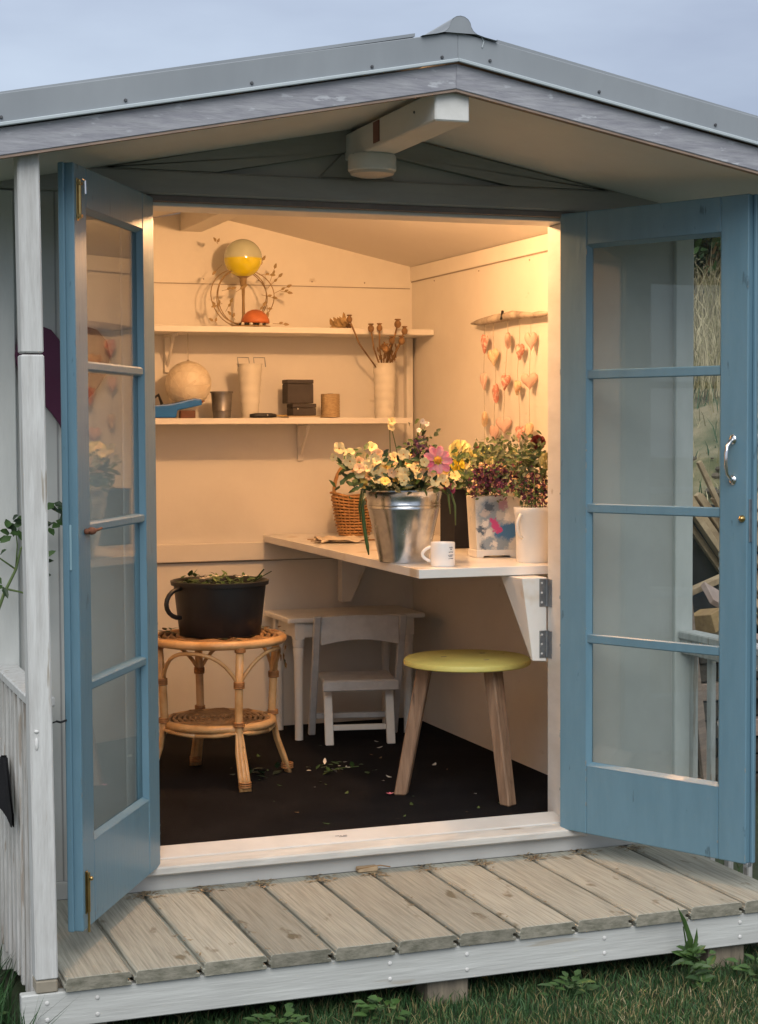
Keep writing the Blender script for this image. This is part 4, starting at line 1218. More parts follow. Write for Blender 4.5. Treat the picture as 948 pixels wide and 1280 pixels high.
# printed tin
def print_mat():
    m = bpy.data.materials.new('floral_print'); m.use_nodes = True
    t = m.node_tree; N = t.nodes; L = t.links; b = N['Principled BSDF']; b.inputs['Roughness'].default_value = .4
    tcn = N.new('ShaderNodeTexCoord')
    nz_ = N.new('ShaderNodeTexNoise'); nz_.inputs['Scale'].default_value = 48; nz_.inputs['Detail'].default_value = 8; nz_.inputs['Roughness'].default_value = .7
    L.new(tcn.outputs['Object'], nz_.inputs['Vector'])
    vm = N.new('ShaderNodeVectorMath'); vm.operation = 'SCALE'; vm.inputs['Scale'].default_value = .06
    sb = N.new('ShaderNodeVectorMath'); sb.operation = 'SUBTRACT'; sb.inputs[1].default_value = (.5, .5, .5)
    L.new(nz_.outputs['Color'], sb.inputs[0]); L.new(sb.outputs[0], vm.inputs[0])
    ad = N.new('ShaderNodeVectorMath'); ad.operation = 'ADD'
    L.new(tcn.outputs['Object'], ad.inputs[0]); L.new(vm.outputs[0], ad.inputs[1])
    cur = None
    base = N.new('ShaderNodeRGB'); base.outputs[0].default_value = (.62, .60, .55, 1); cur = base.outputs[0]
    def blob(pos, rad, col, cur, sc=(1, 0, 1)):
        ds = N.new('ShaderNodeVectorMath'); ds.operation = 'SUBTRACT'; ds.inputs[1].default_value = pos
        L.new(ad.outputs[0], ds.inputs[0])
        ml = N.new('ShaderNodeVectorMath'); ml.operation = 'MULTIPLY'; ml.inputs[1].default_value = sc; L.new(ds.outputs[0], ml.inputs[0])
        ln = N.new('ShaderNodeVectorMath'); ln.operation = 'LENGTH'; L.new(ml.outputs[0], ln.inputs[0])
        mr = N.new('ShaderNodeMapRange'); mr.inputs['From Min'].default_value = rad; mr.inputs['From Max'].default_value = rad*.62
        L.new(ln.outputs['Value'], mr.inputs['Value'])
        mm = N.new('ShaderNodeMixRGB'); L.new(mr.outputs[0], mm.inputs['Fac']); L.new(cur, mm.inputs['Color1']); mm.inputs['Color2'].default_value = (*col, 1)
        return mm.outputs['Color']
    blue, grey, pink, wht, dk = (.045, .17, .36), (.25, .32, .38), (.55, .06, .22), (.74, .70, .64), (.07, .11, .16)
    for p, r, cc in (((-.02, 0, .16), .07, grey), ((-.055, 0, .10), .022, dk), ((-.05, 0, .045), .018, dk), ((.01, 0, .155), .02, (.5, .5, .48)), ((-.045, 0, .165), .02, (.5, .46, .44)), ((.03, 0, .085), .045, blue), ((.055, 0, .10), .035, blue), ((-.03, 0, .055), .03, grey), ((.02, 0, .05), .03, grey), ((-.03, 0, .185), .022, dk), ((.02, 0, .19), .02, (.35, .22, .3)),
                     ((-.035, 0, .09), .021, wht), ((-.012, 0, .052), .014, wht), ((-.008, 0, .115), .019, pink), ((-.018, 0, .135), .014, pink), ((.004, 0, .10), .012, pink), ((-.045, 0, .125), .014, wht), ((.04, 0, .15), .018, wht)):
        cur = blob(p, r, cc, cur)
    L.new(cur, b.inputs['Base Color'])
    return m
printm = print_mat()
TN = thing('printed_tin', (.722, .66, T), 'white tin printed with pink and blue flowers', 'tin', rz=R(-6))
BASE[TN.name] = Vector((0, 0, 0))
mb = MB()
hb, ht, H = .076, .086, .225
mb.hexa([(-hb, -.05, .022), (hb, -.05, .022), (hb, .05, .022), (-hb, .05, .022), (-ht, -.057, H), (ht, -.057, H), (ht, .057, H), (-ht, .057, H)])
obj('tin_body', mb, printm, TN, local=True, bevel=.006, seg=2)
mb = MB()
poly = [(-hb-.002, 0), (-.055, 0), (-.048, .007), (.048, .007), (.055, 0), (hb+.002, 0), (hb+.002, .028), (-hb-.002, .028)]
mb.prism_xz(poly, -.053, .053)
obj('foot_rim', mb, enamel, TN, local=True, bevel=.002)

JG = thing('white_jug', (.752, .38, T), 'white enamel jug with a curved handle at the right end of the bench', 'jug')
c = (.752, .375, T)
mb = MB(); mb.lathe([(.0, .002), (.054, .002), (.057, 0), (.059, .006), (.061, .09), (.065, .165), (.0665, .168), (.069, .192), (.0675, .194), (.064, .18), (.055, .01), (.0, .01)], 40, c, cap0=False, cap1=False)
obj('jug_body', mb, enamel, JG, smooth=True, auto=50)
mb = MB(); hd = Vector((-.9, -.42, 0))
mb.tube([Vector(c)+hd*(.058+.028*math.sin(math.pi*k/12)**.6)+Vector((0, 0, .172-.085*k/12)) for k in range(13)], [.006]*13, 8)
obj('handle', mb, enamel, JG, smooth=True)

BX = thing('black_tub', (.84, 1.18, T), 'square black tub behind the steel bucket', 'tub')
mb = MB()
x0, x1, y0, y1 = .752, .90, 1.10, 1.25
mb.box(x0, x1, y0, y1, T, T+.012)
mb.box(x0, x1, y0, y0+.006, T+.0122, T+.225); mb.box(x0, x1, y1-.006, y1, T+.0122, T+.225)
mb.box(x0, x0+.006, y0+.0061, y1-.0061, T+.0122, T+.225); mb.box(x1-.006, x1, y0+.0061, y1-.0061, T+.0122, T+.225)
tubb = obj('tub_body', mb, blackbox_m, BX)
mb = MB(); mb.box(x0-.004, x1+.004, y0-.004, y1+.004, T+.2252, T+.231)
obj('rim', mb, blackbox_m, BX, bevel=.002)

# wicker basket
BS = thing('wicker_basket', (.66, 2.03, T), 'small brown wicker basket with an arched handle', 'basket')
c = Vector((.665, 2.05, T))
mb = MB(); NR = 14
for k in range(NR):
    z = .006+.165*k/(NR-1)
    rx = .066+.036*(k/(NR-1))**.8; ry = rx*.78
    pts = []
    for q in range(48):
        a = 2*math.pi*q/48; wv = .0042*math.cos(q*math.pi/2+(math.pi if k % 2 else 0))
        zz = z + (.02*(math.cos(a)**2)*(k/(NR-1))**3)
        pts.append((c.x+(rx+wv)*math.cos(a), c.y+(ry+wv)*math.sin(a), c.z+zz))
    mb.tube(pts, .0050, 5, closed=True)
obj('weave', mb, wicker_m, BS, smooth=True, kind='stuff')
mb = MB()
for q in range(24):
    a = 2*math.pi*q/24
    mb.tube([(c.x+.066*math.cos(a), c.y+.051*math.sin(a), c.z+.002), (c.x+.1*math.cos(a), c.y+.078*math.sin(a), c.z+.172)], .0035, 5)
mb.lathe([(.0, .001), (.064, .001), (.064, .008), (.0, .008)], 24, c, cap0=False, cap1=False)
obj('stakes', mb, wicker_m, BS)
mb = MB(); vs = []
for kk in range(2):
    for q in range(32):
        a = 2*math.pi*q/32; rr_ = (.061, .094)[kk]
        vs.append((c.x+rr_*math.cos(a), c.y+rr_*.78*math.sin(a), c.z+(.005, .168)[kk]))
mb.add(vs, [(q, (q+1) % 32, 32+(q+1) % 32, 32+q) for q in range(32)])
obj('weave_gap_shade', mb, mk('dark_wicker_gap', (.10, .05, .02), None, .9), BS)  # added dark inner wall, paints the shade between the weave
mb = MB()
pts = [(c.x-.098+.0*k, c.y, c.z+.16) for k in range(1)]
for k in range(17):
    t_ = math.pi*k/16
    pts.append((c.x-.094*math.cos(t_), c.y, c.z+.17+.155*math.sin(t_)**.8))
mb.tube(pts, .0085, 8)
obj('handle', mb, wicker_m, BS, smooth=True)

# crumpled cloth and twigs by the basket
mb = MB(); vs = []; fs = []
for i in range(15):
    for j in range(11):
        u, v = i/14, j/10
        vs.append((.35+.19*u+.01*math.sin(v*9), 1.56+.12*v+.015*math.sin(u*7), T+.003+.020*abs(math.sin(u*8+v*3))*(1-abs(2*v-1)*.7)+.010*math.sin(v*11+u*4)**2))
for i in range(14):
    for j in range(10):
        fs.append((i*11+j, (i+1)*11+j, (i+1)*11+j+1, i*11+j+1))
mb.add(vs, fs)
mb.add([(x, y, T+.0005) for x, y, z in vs], [tuple(reversed(f)) for f in fs])
obj('garden_cloth', mb, mk('cream_cotton', (.62, .52, .40), (.5, .42, .32), .9, 20, (1, 1, 1), .3, 60), at=(.44, 1.6, T), smooth=True, label='crumpled cream cloth lying on the bench by the basket', cat='cloth')
t = thing('cut_stems', (.40, 1.7, T), 'cut brown stems lying on the bench beside the cloth', 'stems')
for k in range(6):
    mb = MB(); x = .34+random.uniform(0, .1); y = 1.66+.03*k
    mb.tube([(x, y, T+.005), (x+.12, y-.04+random.uniform(-.02, .02), T+.007), (x+.22, y-.05+random.uniform(-.03, .03), T+.005)], .0022, 5)
    obj('stem', mb, stem_m, t)

# ------------------------------------------------------------------ things on the upper shelf
ZU = 1.640+.0005; ZL = 1.249+.0005
OR = thing('twig_ornament', (.20, 2.12, ZU), 'twig wreath ornament with leaves around a coral shell dome', 'ornament')
c = Vector((.172, 2.10, ZU))
mb = MB()
for (ox, rr, tilt, ph) in ((-.012, .125, .10, 0), (.018, .122, -.25, 1), (.0, .118, .35, 2)):
    pts = []
    for k in range(40):
        a = 2*math.pi*k/40
        r_ = rr*(1+.03*math.sin(3*a+ph))
        pts.append((c.x+ox+r_*math.cos(a), c.y+tilt*r_*math.cos(a)*.45, c.z+.132+r_*math.sin(a)*.98))
    mb.tube(pts, .0022, 5, closed=True)
obj('twig_ring', mb, wreath_m, OR, smooth=True)
mb = MB()
for (x, z, dx, dz) in ((.36, 1.80, .06, .03), (.33, 1.83, .05, .05), (.33, 1.86, .02, .06), (.38, 1.80, .03, -.005), (.09, 1.72, -.02, .02), (.10, 1.74, -.03, -.01), (.13, 1.72, .02, .04), (.27, 1.71, .03, .04), (.16, 1.68, -.02, .02), (.30, 1.78, .05, -.01), (.12, 1.80, .04, .01), (.18, 1.80, .03, .02), (.08, 1.66, -.02, .01), (.31, 1.73, .0, -.03), (.35, 1.66, .05, -.003), (.27, 1.90, .03, .05), (.29, 1.87, .05, .0), (.09, 2.0, -.01, .01), (.10, 1.90, -.03, -.03)):
    x -= .023
    mb.cur = 1; mb.tube([(x-dx*.3, 2.10, z-dz*.3), (x+dx*.8, 2.095, z+dz*.8)], .0011, 4)
    mb.cur = 0
    mb.leaf((x+dx*.6, 2.095, z+dz*.6), (dx, -.01, dz), (0, -1, .2), .028, .014); mb.leaf((x+dx*.2, 2.095, z+dz*.2), (dx+.03, -.01, dz+.03), (0, -1, .2), .022, .012)
obj('leaf_sprays', mb, [mk('dried_leaf_brown', (.36, .25, .13), (.26, .19, .08), .8, 20), wreath_m], OR)
mb = MB(); mb.lathe([(.062, .018), (.060, .034), (.050, .054), (.034, .068), (.016, .076), (.001, .078)], 28, (c.x+.056, c.y-.02, c.z), cap0=True, cap1=False)
obj('shell_dome', mb, coral_m, OR, smooth=True)
mb = MB(); mb.lathe([(.0, 0), (.085, 0), (.085, .006), (.0, .006)], 28, (c.x+.035, c.y-.02, c.z), cap0=False, cap1=False)
obj('base_plate', mb, wreath_m, OR)
mb = MB()
for k in range(16):
    a = 2*math.pi*k/16
    mb.cur = k % 2
    mb.sphere((c.x+.045+.055*math.cos(a), c.y-.02+.05*math.sin(a), c.z+.0125), .0085, 8, 6)
obj('bead', mb, [dark_m, pot_m], OR, kind='stuff', smooth=True)
mb = MB()
mb.lathe([(.016, .0065), (.007, .05), (.006, .12), (.008, .17), (.014, .184)], 12, (c.x+.011, c.y+.01, c.z))
obj('stand', mb, wreath_m, OR, smooth=True)

# glass globe, yellow below and clear green above
def globe_mat():
    m = bpy.data.materials.new('two_tone_glass'); m.use_nodes = True
    t = m.node_tree; N = t.nodes; L = t.links; b = N['Principled BSDF']
    b.inputs['Roughness'].default_value = .08; b.inputs['Coat Weight'].default_value = .5
    tcn = N.new('ShaderNodeTexCoord'); sx = N.new('ShaderNodeSeparateXYZ'); L.new(tcn.outputs['Object'], sx.inputs[0])
    nn = N.new('ShaderNodeTexNoise'); nn.inputs['Scale'].default_value = 30; L.new(tcn.outputs['Object'], nn.inputs['Vector'])
    rp = N.new('ShaderNodeValToRGB'); rp.color_ramp.elements[0].color = (.60, .50, .010, 1); rp.color_ramp.elements[1].color = (.72, .62, .02, 1)
    L.new(nn.outputs['Fac'], rp.inputs['Fac'])
    mr = N.new('ShaderNodeMapRange'); mr.inputs['From Min'].default_value = -.004; mr.inputs['From Max'].default_value = .003
    L.new(sx.outputs['Z'], mr.inputs['Value'])
    mm = N.new('ShaderNodeMixRGB'); L.new(mr.outputs[0], mm.inputs['Fac']); L.new(rp.outputs['Color'], mm.inputs['Color1']); mm.inputs['Color2'].default_value = (.66, .70, .52, 1)
    L.new(mm.outputs['Color'], b.inputs['Base Color'])
    L.new(mr.outputs[0], b.inputs['Transmission Weight'])
    mth = N.new('ShaderNodeMath'); mth.operation = 'MULTIPLY'; mth.inputs[1].default_value = .25
    L.new(mr.outputs[0], mth.inputs[0]); L.new(mth.outputs[0], b.inputs['Transmission Weight'])
    return m
GL = thing('glass_globe', (.183, 2.11, 1.83), 'round glass globe, clear above and bright yellow below', 'globe')
mb = MB(); mb.sphere((.183, 2.11, 1.940), .083, 40, 26)
gb = obj('globe', mb, globe_mat(), GL, at=(.183, 2.11, 1.940), smooth=True)
mb = MB(); mb.lathe([(.014, -.03), (.016, .0), (.03, .008), (.028, .014)], 20, (.183, 2.11, 1.855))
obj('cap', mb, wreath_m, GL, smooth=True, auto=40)

# dried bloom on the shelf
DB = thing('dried_bloom', (.625, 2.10, ZU), 'pale dried bloom lying on the upper shelf', 'dried flower')
mb = MB()
for k in range(40):
    a = random.uniform(0, 6.28)
    mb.leaf((.625+random.gauss(0, .022), 2.10+random.gauss(0, .012), ZU+abs(random.gauss(0, .016))), (math.cos(a), -.2, abs(math.sin(a))+.1), (0, -1, .3), random.uniform(.025, .042), random.uniform(.016, .026), .5)
obj('petals', mb, mk('dried_petal', (.46, .32, .15), (.30, .19, .08), .8, 20), DB)
mb = MB(); mb.sphere((.66, 2.095, ZU+.013), .013, 10, 8)
obj('seed_head', mb, poppy_m, DB)

# ------------------------------------------------------------------ things on the lower shelf
SB = thing('string_ball', (-.056, 2.13, ZL), 'large cream string ball hung below the upper shelf', 'ball')
c = Vector((-.062, 2.12, 1.396))
mb = MB(); mb.sphere(c, .098, 32, 20)
sbo = obj('ball', mb, paper_m, SB, smooth=True)
mb = MB()
for k in range(16):
    ax = Vector((random.gauss(0, 1), random.gauss(0, 1), random.gauss(0, 1))).normalized(); u = ax.orthogonal().normalized(); w = ax.cross(u)
    off = random.uniform(-.05, .05); rr = math.sqrt(.0985**2-off**2)
    mb.tube([c+ax*off+(u*math.cos(q*.2618)+w*math.sin(q*.2618))*rr for q in range(24)], .0013, 4, closed=True)
obj('string_wrap', mb, paper_m, sbo, kind='stuff')
mb = MB(); mb.tube([(c.x, c.y, c.z+.095), (c.x, c.y, 1.6138)], .0016, 5); mb.sphere((c.x, c.y, c.z+.10), .006, 8, 6)
obj('hanging_string', mb, string_m, SB)

TP = thing('tin_pot', (.096, 2.12, ZL), 'small dark tin pot beside the string ball', 'pot')
mb = MB(); mb.lathe([(.0, .002), (.036, .002), (.038, 0), (.040, .03), (.0425, .032), (.041, .035), (.046, .108), (.050, .109), (.050, .115), (.046, .116), (.038, .01), (.0, .01)], 32, (.085, 2.12, ZL), cap0=False, cap1=False)
obj('pot_body', mb, tin_dark, TP, smooth=True, auto=45)

def flared(name, x, y, z, h, r0, r1, label, cat, mat_, ribs=()):
    t = thing(name, (x, y, z), label, cat)
    mb = MB(); prof = [(.0, .002), (r0-.002, .002), (r0, 0)]
    for k in range(1, 21):
        tt = k/20; r = r0+(r1-r0)*tt
        if any(abs(tt-q) < .026 for q in ribs): r += .003
        prof.append((r, h*tt))
    prof += [(r1+.003, h), (r1+.003, h+.004), (r1-.001, h+.004), (r1-.004, h-.01), (r0-.004, .01), (.0, .01)]
    mb.lathe(prof, 36, (x, y, z), cap0=False, cap1=False)
    obj('pot_body', mb, mat_, t, smooth=True, auto=60)
    return t
t = flared('flower_pot', .212, 2.12, ZL, .232, .034, .054, 'tall white flared pot with two raised wire handles', 'pot', pot_m, (.12, .30, .5, .72, .9))
for sx in (-1, 1):
    mb = MB(); bx = .212+sx*.036
    mb.tube([(bx-.02, 2.10, ZL+.222), (bx-.026, 2.095, ZL+.262), (bx+.024, 2.095, ZL+.262), (bx+.03, 2.10, ZL+.222)], .0022, 6)
    obj('wire_handle', mb, zinc, t)
VS = flared('vase', .825, 2.09, ZL, .238, .042, .049, 'tall white ribbed vase holding dried poppy heads', 'vase', pot_m, (.1, .25, .4, .55, .7, .85))
PP = thing('dried_poppies', (.825, 2.09, ZL+.2), 'bunch of dried brown poppy seed heads in the tall white vase', 'dried flowers')
for (x, z, y) in ((.618, 1.675, 1.965), (.717, 1.637, 1.965), (.755, 1.640, 1.96), (.842, 1.658, 1.965), (.872, 1.628, 1.96), (.814, 1.585, 1.965), (.862, 1.585, 1.97), (.79, 1.55, 1.98)):
    b = Vector((.825+(x-.825)*.15, 2.085, ZL+.21)); e = Vector((x, y, z))
    mb = MB(); mb.tube([b, b.lerp(e, .5)+Vector(((x-.825)*.1, 0, .004)), e], .0036, 6)
    st = obj('stem', mb, stem_m, PP, smooth=True)
    mb = MB(); d = (e-b).normalized(); rr = random.uniform(.013, .016)
    mb.sphere(e, rr, 12, 8, (1, 1, 1.15)); mb.lathe([(rr*.5, 0), (rr*1.0, .004), (rr*.8, .007)], 10, e+Vector((0, 0, rr*1.05)))
    obj('seed_head', mb, poppy_m, st, smooth=True)
mb = MB()
for k in range(30):
    x = .825+random.uniform(-.04, .05); mb.leaf((x, 2.06, ZL+.24+random.uniform(0, .08)), (random.uniform(-.6, .6), -.3, 1), (0, -1, 0), .03, .009)
obj('dried_leaves', mb, stem_m, PP)

BT = thing('hand_tool', (-.13, 2.08, ZL), 'bright blue plastic hand tool with a black tip on the lower shelf', 'tool')
mb = MB()
mb.prism_xz([(-.30, ZL+.002), (-.135, ZL+.002), (-.128, ZL+.034), (-.05, ZL+.050), (-.022, ZL+.056), (-.022, ZL+.080), (-.055, ZL+.084), (-.15, ZL+.062), (-.30, ZL+.048)], 2.04, 2.08)
obj('tool_body', mb, blue_plastic, BT, bevel=.006, seg=2)
mb = MB(); mb.tube([(-.0215, 2.06, ZL+.069), (-.006, 2.06, ZL+.074)], [.007, .003], 8)
obj('tool_tip', mb, brown_m, BT, bevel=.001)
mb = MB(); mb.box(-.115, -.05, 2.045, 2.075, ZL+.0005, ZL+.033)
obj('tool_blade', mb, brown_m, BT, bevel=.002)
mb = MB(); mb.tube([(-.235, 2.09, ZL+.075), (-.20, 2.09, ZL+.10), (-.185, 2.09, ZL+.06)], .007, 8)
obj('tool_lever', mb, dark_m, BT)

PN = thing('pocket_knife', (.285, 2.08, ZL), 'black handled folding knife lying on the lower shelf', 'knife')
mb = MB(); mb.tube([(.195, 2.065, ZL+.010), (.22, 2.062, ZL+.011), (.29, 2.058, ZL+.011), (.312, 2.057, ZL+.010)], [.007, .0105, .0105, .007], 10)
obj('knife_handle', mb, dark_m, PN, smooth=True)
mb = MB(); mb.box(.312, .36, 2.053, 2.061, ZL+.006, ZL+.014)
obj('blade', mb, brass, PN, bevel=.001)
mb = MB(); mb.sphere((.27, 2.049, ZL+.013), .004, 8, 6)
obj('rivet', mb, chrome, PN)

for (x0, x1, z0, z1, y0, y1, lab) in ((.376, .496, ZL+.064, ZL+.168, 2.10, 2.18, 'larger charcoal card box stacked on top of the smaller one'),
                                       (.400, .508, ZL+.0105, ZL+.0625, 2.10, 2.19, 'smaller charcoal card box beneath the larger one')):
    t = thing('card_box', ((x0+x1)/2, 2.14, z0), lab, 'box')
    mb = MB(); mb.box(x0, x1, y0, y1, z0, z1-.018); obj('box_base', mb, slate_m, t, bevel=.003)
    mb = MB(); mb.box(x0-.0006, x1+.0006, y0-.0006, y1+.0006, z1-.0174, z1); ld_ = obj('lid', mb, slate_m, t, bevel=.002)
    if z0 < ZL+.03:
        mb = MB(); mb.sphere((x0+.022, y0-.003, z0+.03), .005, 8, 6); obj('stud', mb, chrome, t)
NB = thing('note_pad', (.46, 2.13, ZL), 'thin tan pad lying under the charcoal boxes', 'pad')
mb = MB(); mb.box(.372, .512, 2.065, 2.19, ZL, ZL+.0055); obj('pages', mb, pot_m, NB)
mb = MB(); mb.box(.370, .514, 2.063, 2.192, ZL+.0057, ZL+.0095); obj('cover', mb, twine_m, NB, bevel=.001)

SP = thing('twine_spool', (.60, 2.13, ZL), 'spool of brown jute twine on the lower shelf', 'twine')
mb = MB(); prof = [(.0, .0)]
for k in range(24):
    z = .003+.098*k/23; prof += [(.0405+.0012*math.sin(k*2.1), z), (.043, z+.002)]
prof += [(.040, .106), (.0, .106)]
mb.lathe(prof, 30, (.580, 2.12, ZL), cap0=False, cap1=False)
sp = obj('twine_wrap', mb, twine_m, SP, smooth=True)
mb = MB(); mb.lathe([(.012, .1062), (.012, .1075), (.0, .1076)], 16, (.580, 2.12, ZL), cap1=False)
obj('core', mb, brown_m, SP)

# ------------------------------------------------------------------ heart mobile on the right wall
HM = thing('heart_mobile', (1.0, 1.12, 1.63), 'driftwood stick hung with pink and red cloth hearts on strings', 'mobile')
mb = MB()
pts = []; rs = []
for k, (y, z, r) in enumerate(((1.50, 1.636, .004), (1.46, 1.638, .009), (1.38, 1.636, .015), (1.28, 1.641, .017), (1.16, 1.643, .017), (1.08, 1.646, .018), (1.00, 1.640, .014), (.90, 1.634, .010), (.83, 1.634, .011), (.78, 1.632, .009), (.76, 1.632, .003))):
    pts.append((.995+.004*math.sin(k*2), y, z)); rs.append(r)
mb.tube(pts, rs, 9)
for i, v in enumerate(mb.v):
    mb.v[i] = (v[0], v[1], v[2]+random.uniform(-.003, .003))
dw = obj('driftwood', mb, drift_m, HM, smooth=True)
mb = MB(); mb.tube([(.99, 1.17, 1.668), (.985, 1.165, 1.64), (.978, 1.166, 1.632)], [.006, .007, .004], 6)
obj('knot', mb, dark_m, dw)
hearts = [(1.374, 1.546, 0, 0), (1.285, 1.487, 20, 2), (1.142, 1.548, -30, 1), (1.028, 1.499, 10, 0), (.925, 1.534, 60, 1), (1.383, 1.392, 5, 1), (1.261, 1.341, -10, 0), (1.166, 1.384, 25, 0), (1.051, 1.359, 0, 2), (.939, 1.381, 65, 1),
          (1.375, 1.238, -20, 2), (1.278, 1.178, 10, 1), (1.182, 1.210, 50, 1), (1.029, 1.178, 20, 0), (.940, 1.190, 5, 2)]
hm_ = [heart_red, heart_pink, heart_cream]
for (y, z, a, mi) in hearts:
    w = .070; h = .068
    mb = heart_mesh(w*random.uniform(.7, 1.08), h*random.uniform(.85, 1.25), random.uniform(.008, .014))
    o = obj('heart', mb, hm_[mi], HM, local=True, at=Vector((1.0, y, z))-base_of(HM), rot=(0, R(random.uniform(-12, 12)), R(-90+a)), smooth=True)
for ys in ((1.374, 1.383, 1.375), (1.285, 1.261, 1.278), (1.142, 1.166, 1.182), (1.028, 1.051, 1.029), (.925, .939, .940)):
    mb = MB(); mb.tube([(1.0, ys[0], 1.632), (1.0, ys[0], 1.56), (1.0, ys[1], 1.42), (1.0, ys[2], 1.26), (1.0, ys[2], 1.12)], .0012, 4)
    obj('string', mb, string_m, HM)
mb = MB(); mb.tube([(1.012, 1.12, 1.64), (1.028, 1.12, 1.655)], .003, 6)
obj('wall_hook', mb, screw_m, HM)

# ------------------------------------------------------------------ small litter on floor and deck
def fallen(x, y, z, L, m, lab, grp, name='fallen_leaf', cat='leaf'):
    mb = MB(); a = random.uniform(0, 6.28)
    mb.leaf((0, 0, .002), (math.cos(a), math.sin(a), .05), (0, 0, 1), L, L*.5, -.35)
    o = obj(name, mb, m, local=True, at=(x, y, z), label=lab, cat=cat, group=grp)
    return o
for k in range(34):
    fallen(random.uniform(-.1, .8), random.uniform(.35, 1.75), F+.001, random.uniform(.010, .034), random.choice([leaf_m, leafolive_m, pot_m, MATS['dry_leaf']]), 'small fallen leaf on the black floor', 'fallen leaves on the shed floor')
t = thing('fallen_sprig', (.27, 1.20, F), 'fallen green sprig with white buds beside the rattan table', 'sprig')
mb = MB()
for k in range(26):
    mb.cur = 0 if k % 4 else 1
    mb.leaf((.30+random.gauss(0, .06), 1.22+random.gauss(0, .07), F+.004+random.uniform(0, .015)), (random.uniform(-1, 1), random.uniform(-1, 1), random.uniform(0, .5)), (0, 0, 1), random.uniform(.02, .045), random.uniform(.012, .024))
obj('leaves', mb, [leaf_m, pet['white']], t)
mb = MB(); mb.tube([(.22, 1.15, F+.004), (.30, 1.22, F+.008), (.40, 1.25, F+.004)], .002, 5); obj('stalk', mb, leafolive_m, t)
t = thing('fallen_sprig', (-.02, 1.23, F), 'fallen green leaves lying under the rattan table', 'sprig')
mb = MB()
for k in range(14): mb.leaf((-.03+random.gauss(0, .05), 1.24+random.gauss(0, .05), F+.004+random.uniform(0, .015)), (random.uniform(-1, 1), random.uniform(-1, 1), random.uniform(0, .5)), (0, 0, 1), random.uniform(.03, .06), random.uniform(.02, .03))
obj('leaves', mb, leafdark_m, t)
mb = MB()
for k in range(5): mb.leaf((0, 0, .003), (math.cos(k*1.25), math.sin(k*1.25), .5), (0, 0, 1), .016, .012)
obj('fallen_petal', mb, pet['pink'], local=True, at=(.335, .715, F), label='pink petal on the floor by the stool leg', cat='petal')
mb = MB()
for k in range(700):
    i = random.randrange(2, 12); x = -.7427+.1833*(i-2)+random.gauss(0, .02); y = random.choice([random.uniform(-.1, -.025), random.uniform(-.1, -.025), random.uniform(-.76, -.03)])
    if abs((x+.7427)/.1833-round((x+.7427)/.1833))*.1833 < .012 or y > -.1:
        mb.leaf((x, y, -.203), (random.uniform(-1, 1), random.uniform(-1, 1), .05), (0, 0, 1), random.uniform(.006, .022)*(1.5 if y > -.1 else 1), .006, .2)
obj('leaf_litter', mb, litter_m, kind='stuff', label='crumbs of dry leaf litter in the deck gaps')
t = thing('wood_chip', (-.015, -.035, -.204), 'small wood offcut lying at the back edge of the deck', 'wood chip')
mb = MB(); mb.box(-.055, .012, -.05, -.022, -.2035, -.187); obj('offcut', mb, plank_m, t, bevel=.003)
mb = MB(); mb.tube([(-.06, -.05, -.19), (.02, -.045, -.186), (.05, -.06, -.19)], .002, 5); obj('splinter', mb, stem_m, t)

# ------------------------------------------------------------------ rose branch on the left, weed at the front
RO = thing('rose_branch', (-1.30, -.10, GZ), 'leafy rose branch growing up past the left wall', 'plant')
mb = MB()
mb.tube([(-1.28, -.12, GZ), (-1.25, -.12, .3), (-1.20, -.12, .62), (-1.155, -.11, .735), (-1.12, -.10, .80), (-1.105, -.10, .86), (-1.07, -.10, .90), (-1.03, -.09, .91)], [.008, .007, .006, .0045, .004, .003, .0025, .0015], 6)
mb.tube([(-1.15, -.11, .745), (-1.11, -.11, .735), (-1.07, -.11, .72), (-1.04, -.11, .70)], [.0035, .003, .002, .001], 5)
mb.tube([(-1.12, -.10, .80), (-1.16, -.10, .83), (-1.20, -.10, .86)], [.003, .0025, .001], 5)
mb.tube([(-1.12, -.10, .80), (-1.115, -.10, .87), (-1.12, -.10, .93)], [.003, .002, .001], 5)
obj('stem', mb, leafolive_m, RO, smooth=True)
mb = MB()
for (x, z) in ((-1.12, .93), (-1.10, .95), (-1.14, .94), (-1.06, .92), (-1.03, .925), (-.99, .97), (-.985, .955), (-1.0, .94), (-1.01, .99), (-1.20, .87), (-1.17, .85), (-1.06, .72), (-1.04, .70), (-1.05, .76), (-1.07, .735), (-1.055, .79), (-1.06, .82), (-1.13, .90), (-1.11, .91), (-1.04, .83), (-1.165, .76), (-1.09, .95)):
    for q in range(3):
        mb.cur = random.randrange(2)
        mb.leaf((x+random.uniform(-.01, .01), -.10+random.uniform(-.02, .02), z+random.uniform(-.01, .01)), (random.uniform(-1, 1), random.uniform(-1, .2), random.uniform(-.8, .5)), (random.uniform(-.3, .3), -1, .6), random.uniform(.028, .044), random.uniform(.016, .024), .3)
obj('leaves', mb, [leaf_m, leafdark_m], RO)

